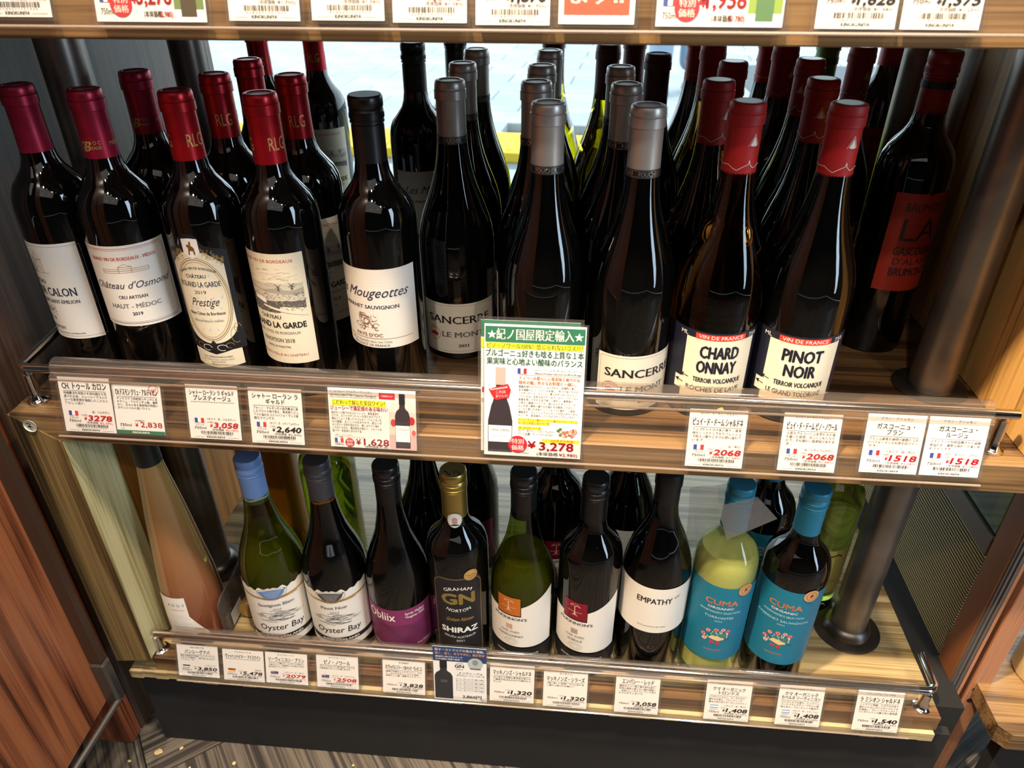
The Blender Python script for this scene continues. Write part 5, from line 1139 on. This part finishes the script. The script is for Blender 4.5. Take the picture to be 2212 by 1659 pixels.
p.text(W0 * .5, H0 * .772, H0 * .038, 'ブルゴーニュ好きも唸る上質な１本', GRN, wd=W0 * .97, bold=.035); p.text(W0 * .5, H0 * .712, H0 * .038, '果実味と心地よい酸味のバランス', GRN, wd=W0 * .95, bold=.035)
flag(p, W0 * .335, H0 * .645, W0 * .09, H0 * .04, 'fr'); p.text(W0 * .97, H0 * .668, H0 * .014, 'メゾン・フーシェ サンセール ル・モン ルージュ', K, 'r', wd=W0 * .46, res=1); p.text(W0 * .97, H0 * .645, H0 * .013, 'Maison Foucher Sancerre Le Mont Rouge', K, 'r', wd=W0 * .46, bold=.02, res=1)
p.line([(W0 * .33, H0 * .636), (W0 * .97, H0 * .636)], .3, GREY)
for i, s_ in enumerate(['チェリーの愛らしい果実味と爽やかな', '軽めの酸。色々なお料理と一緒に。']): p.text(W0 * .35, H0 * (.602 - i * .034), H0 * .021, s_, ORN, 'l', wd=W0 * .61 * len(s_) / 17, bold=.03)
for i, s_ in enumerate(['暴騰を続けるブルゴーニュに代わり、日常的に楽し', 'める価格のピノ・ノワールを探し、見つけ出したのが', 'このサンセール・ルージュ。希少なサンセールのピノ・', 'ノワールは、近年注目されており、ピノ・ノワールの', '真髄を感じさせる上品で美しい味わい。果実味と', '心地よい酸味のバランス、溶け込んだタンニン、ス', 'ミレや赤い果実の華やかな香りも印象的。ラズベ', 'リーなど熟した赤系ベリーフルーツの香り。一部木', '樽熟成で、フレッシュでエレガントな仕上がりの赤ワ', 'イン。今、是非味わっていただきたいワインです！']):
    p.text(W0 * .35, H0 * (.540 - i * .0245), H0 * .0145, s_, K, 'l', wd=W0 * .60 * min(1, len(s_) / 24), res=1, bold=.01)
p.rect(W0 * .35, H0 * .283, W0 * .96, H0 * .303, YEL, 3); p.rect(W0 * .35, H0 * .258, W0 * .67, H0 * .279, YEL, 3)
p.text(W0 * .35, H0 * .286, H0 * .014, 'ローストポーク、鴨のロースト、鮭のムニエル、キノコ', ink('amber_ink', (200, 90, 20)), 'l', wd=W0 * .6, bold=.02, res=1, lay=5); p.text(W0 * .35, H0 * .262, H0 * .014, 'など冬の味覚に合わせて◎', ink('amber_ink', (200, 90, 20)), 'l', wd=W0 * .32, bold=.02, res=1, lay=5)
p.rect(W0 * .35, H0 * .218, W0 * .59, H0 * .240, YEL, 3); p.text(W0 * .36, H0 * .222, H0 * .015, '★これはおいしい★', ink('amber_ink', (200, 90, 20)), 'l', wd=W0 * .22, bold=.03, res=1, lay=5)
p.text(W0 * .35, H0 * .197, H0 * .015, 'タイプ：赤ワイン・ミディアムボディ', K, 'l', wd=W0 * .38, res=1); p.text(W0 * .35, H0 * .173, H0 * .015, 'ブドウ品種：ピノノワール100%', K, 'l', wd=W0 * .36, res=1)
rr = random.Random(6)
for k in range(26):
    x, y = rr.uniform(.76, .95), rr.uniform(.175, .232); c_ = rr.choice([(70, 110, 50), (200, 150, 130), (176, 110, 90), (220, 180, 150), (90, 120, 60)] if x < .84 else [(200, 150, 130), (176, 110, 90), (220, 180, 150), (150, 80, 60)])
    p.ell(W0 * x, H0 * y, 1.7, 1.4, ink('food%d' % c_[0], c_), 5 + k % 3, 9)
p.rect(W0 * .60, H0 * .120, W0 * .985, H0 * .148, YEL, 3); p.text(W0 * .79, H0 * .126, H0 * .018, '！！24本限定大特価！！', RED, wd=W0 * .36, bold=.02, lay=5)
mini_bottle(p, W0 * .165, H0 * .03, H0 * .655, W0 * .125, DKB, ink('cap_taupe', (176, 160, 152)), True, True, ('SANCERRE', 'LE MONT'))
p._add([(W0 * .045, H0 * .52), (W0 * .24, H0 * .565), (W0 * .27, H0 * .52), (W0 * .25, H0 * .46), (W0 * .12, H0 * .435), (W0 * .09, H0 * .46)], [(0, 1, 2, 3, 4, 5)], RED, .6)
p.text(W0 * .15, H0 * .522, H0 * .016, 'Recommend', WHT, wd=W0 * .17, rot=.2, bold=.03, lay=12); p.text(W0 * .17, H0 * .492, H0 * .018, 'これは', WHT, rot=.1, bold=.03, lay=12, wd=W0 * .1); p.text(W0 * .18, H0 * .462, H0 * .018, 'おいしい', WHT, rot=.1, bold=.03, lay=12, wd=W0 * .12)
special(p, W0 * .35, H0 * .095, W0 * .098); p.text(W0 * .455, H0 * .07, H0 * .052, '¥', CRIM, 'l', bold=.04, wd=W0 * .08); p.text(W0 * .925, H0 * .058, H0 * .062, '3,278', CRIM, 'r', wd=W0 * .35, bold=.035)
p.text(W0 * .43, H0 * .022, H0 * .012, '750ml', K, wd=W0 * .07); p.text(W0 * .66, H0 * .015, H0 * .023, '(本体価格', K, wd=W0 * .22, bold=.02); p.text(W0 * .97, H0 * .015, H0 * .023, '¥2,980)', CRIM, 'r', wd=W0 * .19, bold=.02)
p.build('printed_text', t)
# small portrait card on the bottom shelf
t, W0, H0, p = pop_base(-.1528, -.0857, .2587, .1712, (.5845, .5720), 'card with navy header, printed dark bottle and price 2,860 below the gold cap', GTL)
NV = ink('header_navy', (36, 56, 100)); p.rect(0, H0 * .74, W0, H0, NV, 3)
p.text(W0 * .5, H0 * .93, H0 * .034, '南オーストラリアの恵みを凝縮。', WHT, wd=W0 * .92, bold=.03, lay=5); p.text(W0 * .5, H0 * .865, H0 * .034, '濃く、深く、まろやかに。満足度◎', ink('header_gold', (236, 176, 90)), wd=W0 * .92, bold=.03, lay=5)
p.text(W0 * .30, H0 * .81, H0 * .022, '醸造所の実力派シリーズ', WHT, wd=W0 * .5, res=1, lay=5); p.text(W0 * .30, H0 * .765, H0 * .022, '（93点/金賞の実績で登場！）', WHT, wd=W0 * .5, res=1, lay=5)
mini_bottle(p, W0 * .19, H0 * .03, H0 * .72, W0 * .17, ink('matt_bottle', (40, 42, 46)), K, False, False, lay=5); p.text(W0 * .19, H0 * .34, H0 * .05, 'GN', GREY, wd=W0 * .12, lay=9)
p.text(W0 * .49, H0 * .63, H0 * .055, 'GN', K, wd=W0 * .17, bold=.03); p.text(W0 * .49, H0 * .70, H0 * .018, 'GRAHAM', K, wd=W0 * .13); p.text(W0 * .49, H0 * .59, H0 * .018, 'NORTON', K, wd=W0 * .13)
p.ell(W0 * .79, H0 * .72, W0 * .14, W0 * .14, ink('portrait_grey', (160, 172, 172)), 5, 24); p.ell(W0 * .79, H0 * .745, W0 * .055, W0 * .07, ink('portrait_face', (126, 128, 126)), 6, 18); p.band(W0 * .69, W0 * .89, lambda x: H0 * .66 - abs(x - W0 * .79) * .3, H0 * .62, ink('portrait_coat', (60, 66, 70)), 6)
p.text(W0 * .70, H0 * .52, H0 * .028, 'インヴィーヴォ', K, wd=W0 * .45, bold=.02); p.text(W0 * .70, H0 * .475, H0 * .028, 'グラハムノートン・シラーズ', K, wd=W0 * .52, bold=.02)
for i in range(7): p.text(W0 * .42, H0 * (.41 - i * .036), H0 * .02, 'ダークプラムやブラックベリーの' if i % 2 else 'ジャム、甘いバニラの香りが魅力', K, 'l', wd=W0 * .54, res=1)
p.text(W0 * .72, H0 * .06, H0 * .05, '2,860円', K, wd=W0 * .36, bold=.04); p.text(W0 * .94, H0 * .02, H0 * .02, '(税込)', K, wd=W0 * .1, res=1)
p.build('printed_text', t)
# upper shelf cards
k = .574 / .568
for x0, x1, pr, ba, lb, gl in ((-.3539, -.2711, '3,278', '2,980', 'cut-off card with red price 3,278 and printed bottle on the upper shelf edge', (96, 120, 70)), (.0476, .1324, '1,958', '1,780', 'cut-off card with red price 1,958 and printed green bottle on the upper shelf edge', (120, 150, 60))):
    t, W0, H0, p = pop_base(x0 * k, x1 * k, 1.020, .9535, (.5870, .5725), lb, GTT)
    flag(p, W0 * .05, H0 * .19, W0 * .11, H0 * .12, 'fr'); p.text(W0 * .05, H0 * .07, H0 * .06, '750ml', K, 'l', wd=W0 * .11); special(p, W0 * .24, H0 * .17, H0 * .125)
    p.text(W0 * .33, H0 * .18, H0 * .11, '¥', CRIM, 'l', bold=.03); p.text(W0 * .70, H0 * .17, H0 * .16, pr, CRIM, 'r', wd=W0 * .31, bold=.03); p.text(W0 * .52, H0 * .05, H0 * .05, '(本体価格', K, 'c', wd=W0 * .16, bold=.02); p.text(W0 * .70, H0 * .05, H0 * .05, '¥' + ba + ')', CRIM, 'r', wd=W0 * .13, bold=.02)
    p.rect(W0 * .72, 0, W0 * .985, H0 * .8, ink('photo_green%d' % gl[0], gl), 3); p.rect(W0 * .72, 0, W0 * .985, H0 * .12, WHT, 4)
    p.rect(W0 * .78, H0 * .05, W0 * .92, H0 * .8, ink('photo_bottle%d' % gl[0], (70, 110, 70) if gl[0] == 120 else (60, 56, 40)), 5); p.rect(W0 * .78, H0 * .25, W0 * .92, H0 * .7, CREAM, 6)
    p.build('printed_text', t)
t, W0, H0, p = pop_base(-.0190 * k, .0330 * k, 1.020, .9545, (.5870, .5725), 'cut-off red notice with white characters on the upper shelf edge', GTT)
p.rect(W0 * .07, H0 * .09, W0 * .93, H0 * .95, ink('notice_red', (222, 74, 50)), 3); p.text(W0 * .5, H0 * .20, H0 * .17, 'ます!!', WHT, wd=W0 * .68, bold=.04, lay=6); p.build('printed_text', t)

# ------------------------------------------------------------------ small things on the bottom shelf
def divider(x, y0, y1, h, label, sticker):
    t = thing('shelf_divider', label, 'divider', (x, y0, ZL + .0005), 0)
    b = MB(); pr = [(0.006, 0), (0, .014), (0, h - .012), (.003, h - .004), (.012, h), (y1 - y0, h), (y1 - y0, 0)]
    n = len(pr); b.add([(-.0008, y, z) for y, z in pr] + [(.0008, y, z) for y, z in pr], [tuple(range(n))[::-1], tuple(range(n, 2 * n))] + [(i, (i + 1) % n, n + (i + 1) % n, n + i) for i in range(n)])
    b.build('divider_sheet', clear('divider_acrylic', (214, 210, 204), .14, .08, .12, (170, 165, 160)), t)
    b = MB(); b.box(-.0011, .012, .002, -.0009, .03, .03); b.box(.0009, .022, .003, .0011, .052, .026); 
    if sticker: b.build('divider_sticker', PAPER, t)
divider(-.4420, .618, .90, .070, 'clear acrylic divider with white sticker beside the cloudy orange bottle', True)
divider(-.4120, .632, .80, .052, 'low clear acrylic divider left of the blue-capped wine', False)
for i, (x, y, z, lb) in enumerate([(-.4255, .690, .0462, 'gold-ended bottle lying on its side, upper one, left of the blue-capped wine'), (-.4260, .655, .0152, 'gold-ended bottle lying on its side, lower one, left of the blue-capped wine')]):
    t = thing('lying_bottle', lb, 'bottle', (x, y, ZL), 0, 'small bottles lying down on the bottom shelf')
    b = MB(); b.lathe([(.0001, 0), (.0105, 0), (.012, .0008), (.0138, .0015), (.0142, .003), (.0142, .016), (.0134, .017), (.0138, .06)], (0, 0, z), n=28, axis='Y'); b.build('gold_capsule', mat('gold_foil', (196, 164, 96), .35, .7), t, True)
    b = MB(); b.lathe([(.0128, .055), (.0132, .08), (.0150, .10), (.0150, .24), (.0001, .243)], (0, 0, z), n=28, axis='Y'); b.build('glass_body', mat('olive_glass', (60, 62, 20), .06), t, True)
t = thing('plastic_sleeve', 'empty clear plastic pouch hung around the neck of the pale teal-labelled wine', 'pouch', (.2, .6325, .395))
b = MB(); N_ = 10
vs = []
for j in range(7):
    for i in range(N_):
        u = i / (N_ - 1); v = j / 6
        vs.append((-.050 - .007 * v + .050 * u, .0315 + .0015 * sin(u * 9 + j) + .0015 * sin(v * 7), -.022 + .092 * v + .012 * u))
b.add(vs, [(j * N_ + i, j * N_ + i + 1, (j + 1) * N_ + i + 1, (j + 1) * N_ + i) for j in range(6) for i in range(N_ - 1)])
b.build('pouch_back', clear('pouch_film', (236, 238, 236), .2, .12, .14, (200, 205, 205)), t, True)
b = MB(); b.add([(-.0335, -.0095, .0817), (-.0166, -.0115, .035), (.0326, -.0095, .0688), (.008, -.0045, .094)], [(0, 1, 2, 3)]); b.build('pouch_flap', clear('pouch_film2', (228, 228, 226), .22, .1, .22, (190, 190, 186)), t)

# crumbs on the floor
for i, (x, y, s) in enumerate([(-.565, .566, .006), (-.535, .575, .003), (-.45, .560, .003), (-.60, .55, .0025), (-.39, .55, .0022), (-.47, .535, .0035), (-.28, .572, .002), (-.16, .57, .002), (-.51, .548, .002)]):
    b = MB(); r3 = random.Random(i); pr = [(.0001, 0), (s * .9, .0002), (s, s * .2), (s * .5, s * .4), (.0001, s * .45)]; b.lathe(pr, n=7); b.v = [(a * r3.uniform(.7, 1.2), c * r3.uniform(.5, 1), d) for a, c, d in b.v]
    o = b.build('floor_crumb', mat('crumb', (206, 178, 120), .8) if i != 5 else mat('mint_crumb', (120, 176, 140), .8), None, True); o.location = (x, y, .0003); o.rotation_euler = (0, 0, i)
    tag(o, ['largest yellowish crumb on the floor near the left end of the black kick board', 'pale crumb right beside the largest yellowish one', 'pale crumb on the floor left of the mint green one', 'tiny crumb on the floor by the reddish wall board', 'tiny crumb on the floor right of the mint green one', 'small mint green crumb on the floor planks', 'tiny crumb touching the kick board below the grey-capped wine', 'tiny crumb touching the kick board below the gold-capped wine', 'tiny crumb on the plank seam below the largest yellowish crumb'][i], 'crumb', 'crumbs on the floor')
bpy.data.objects.remove(_fo); bpy.data.curves.remove(_fc)
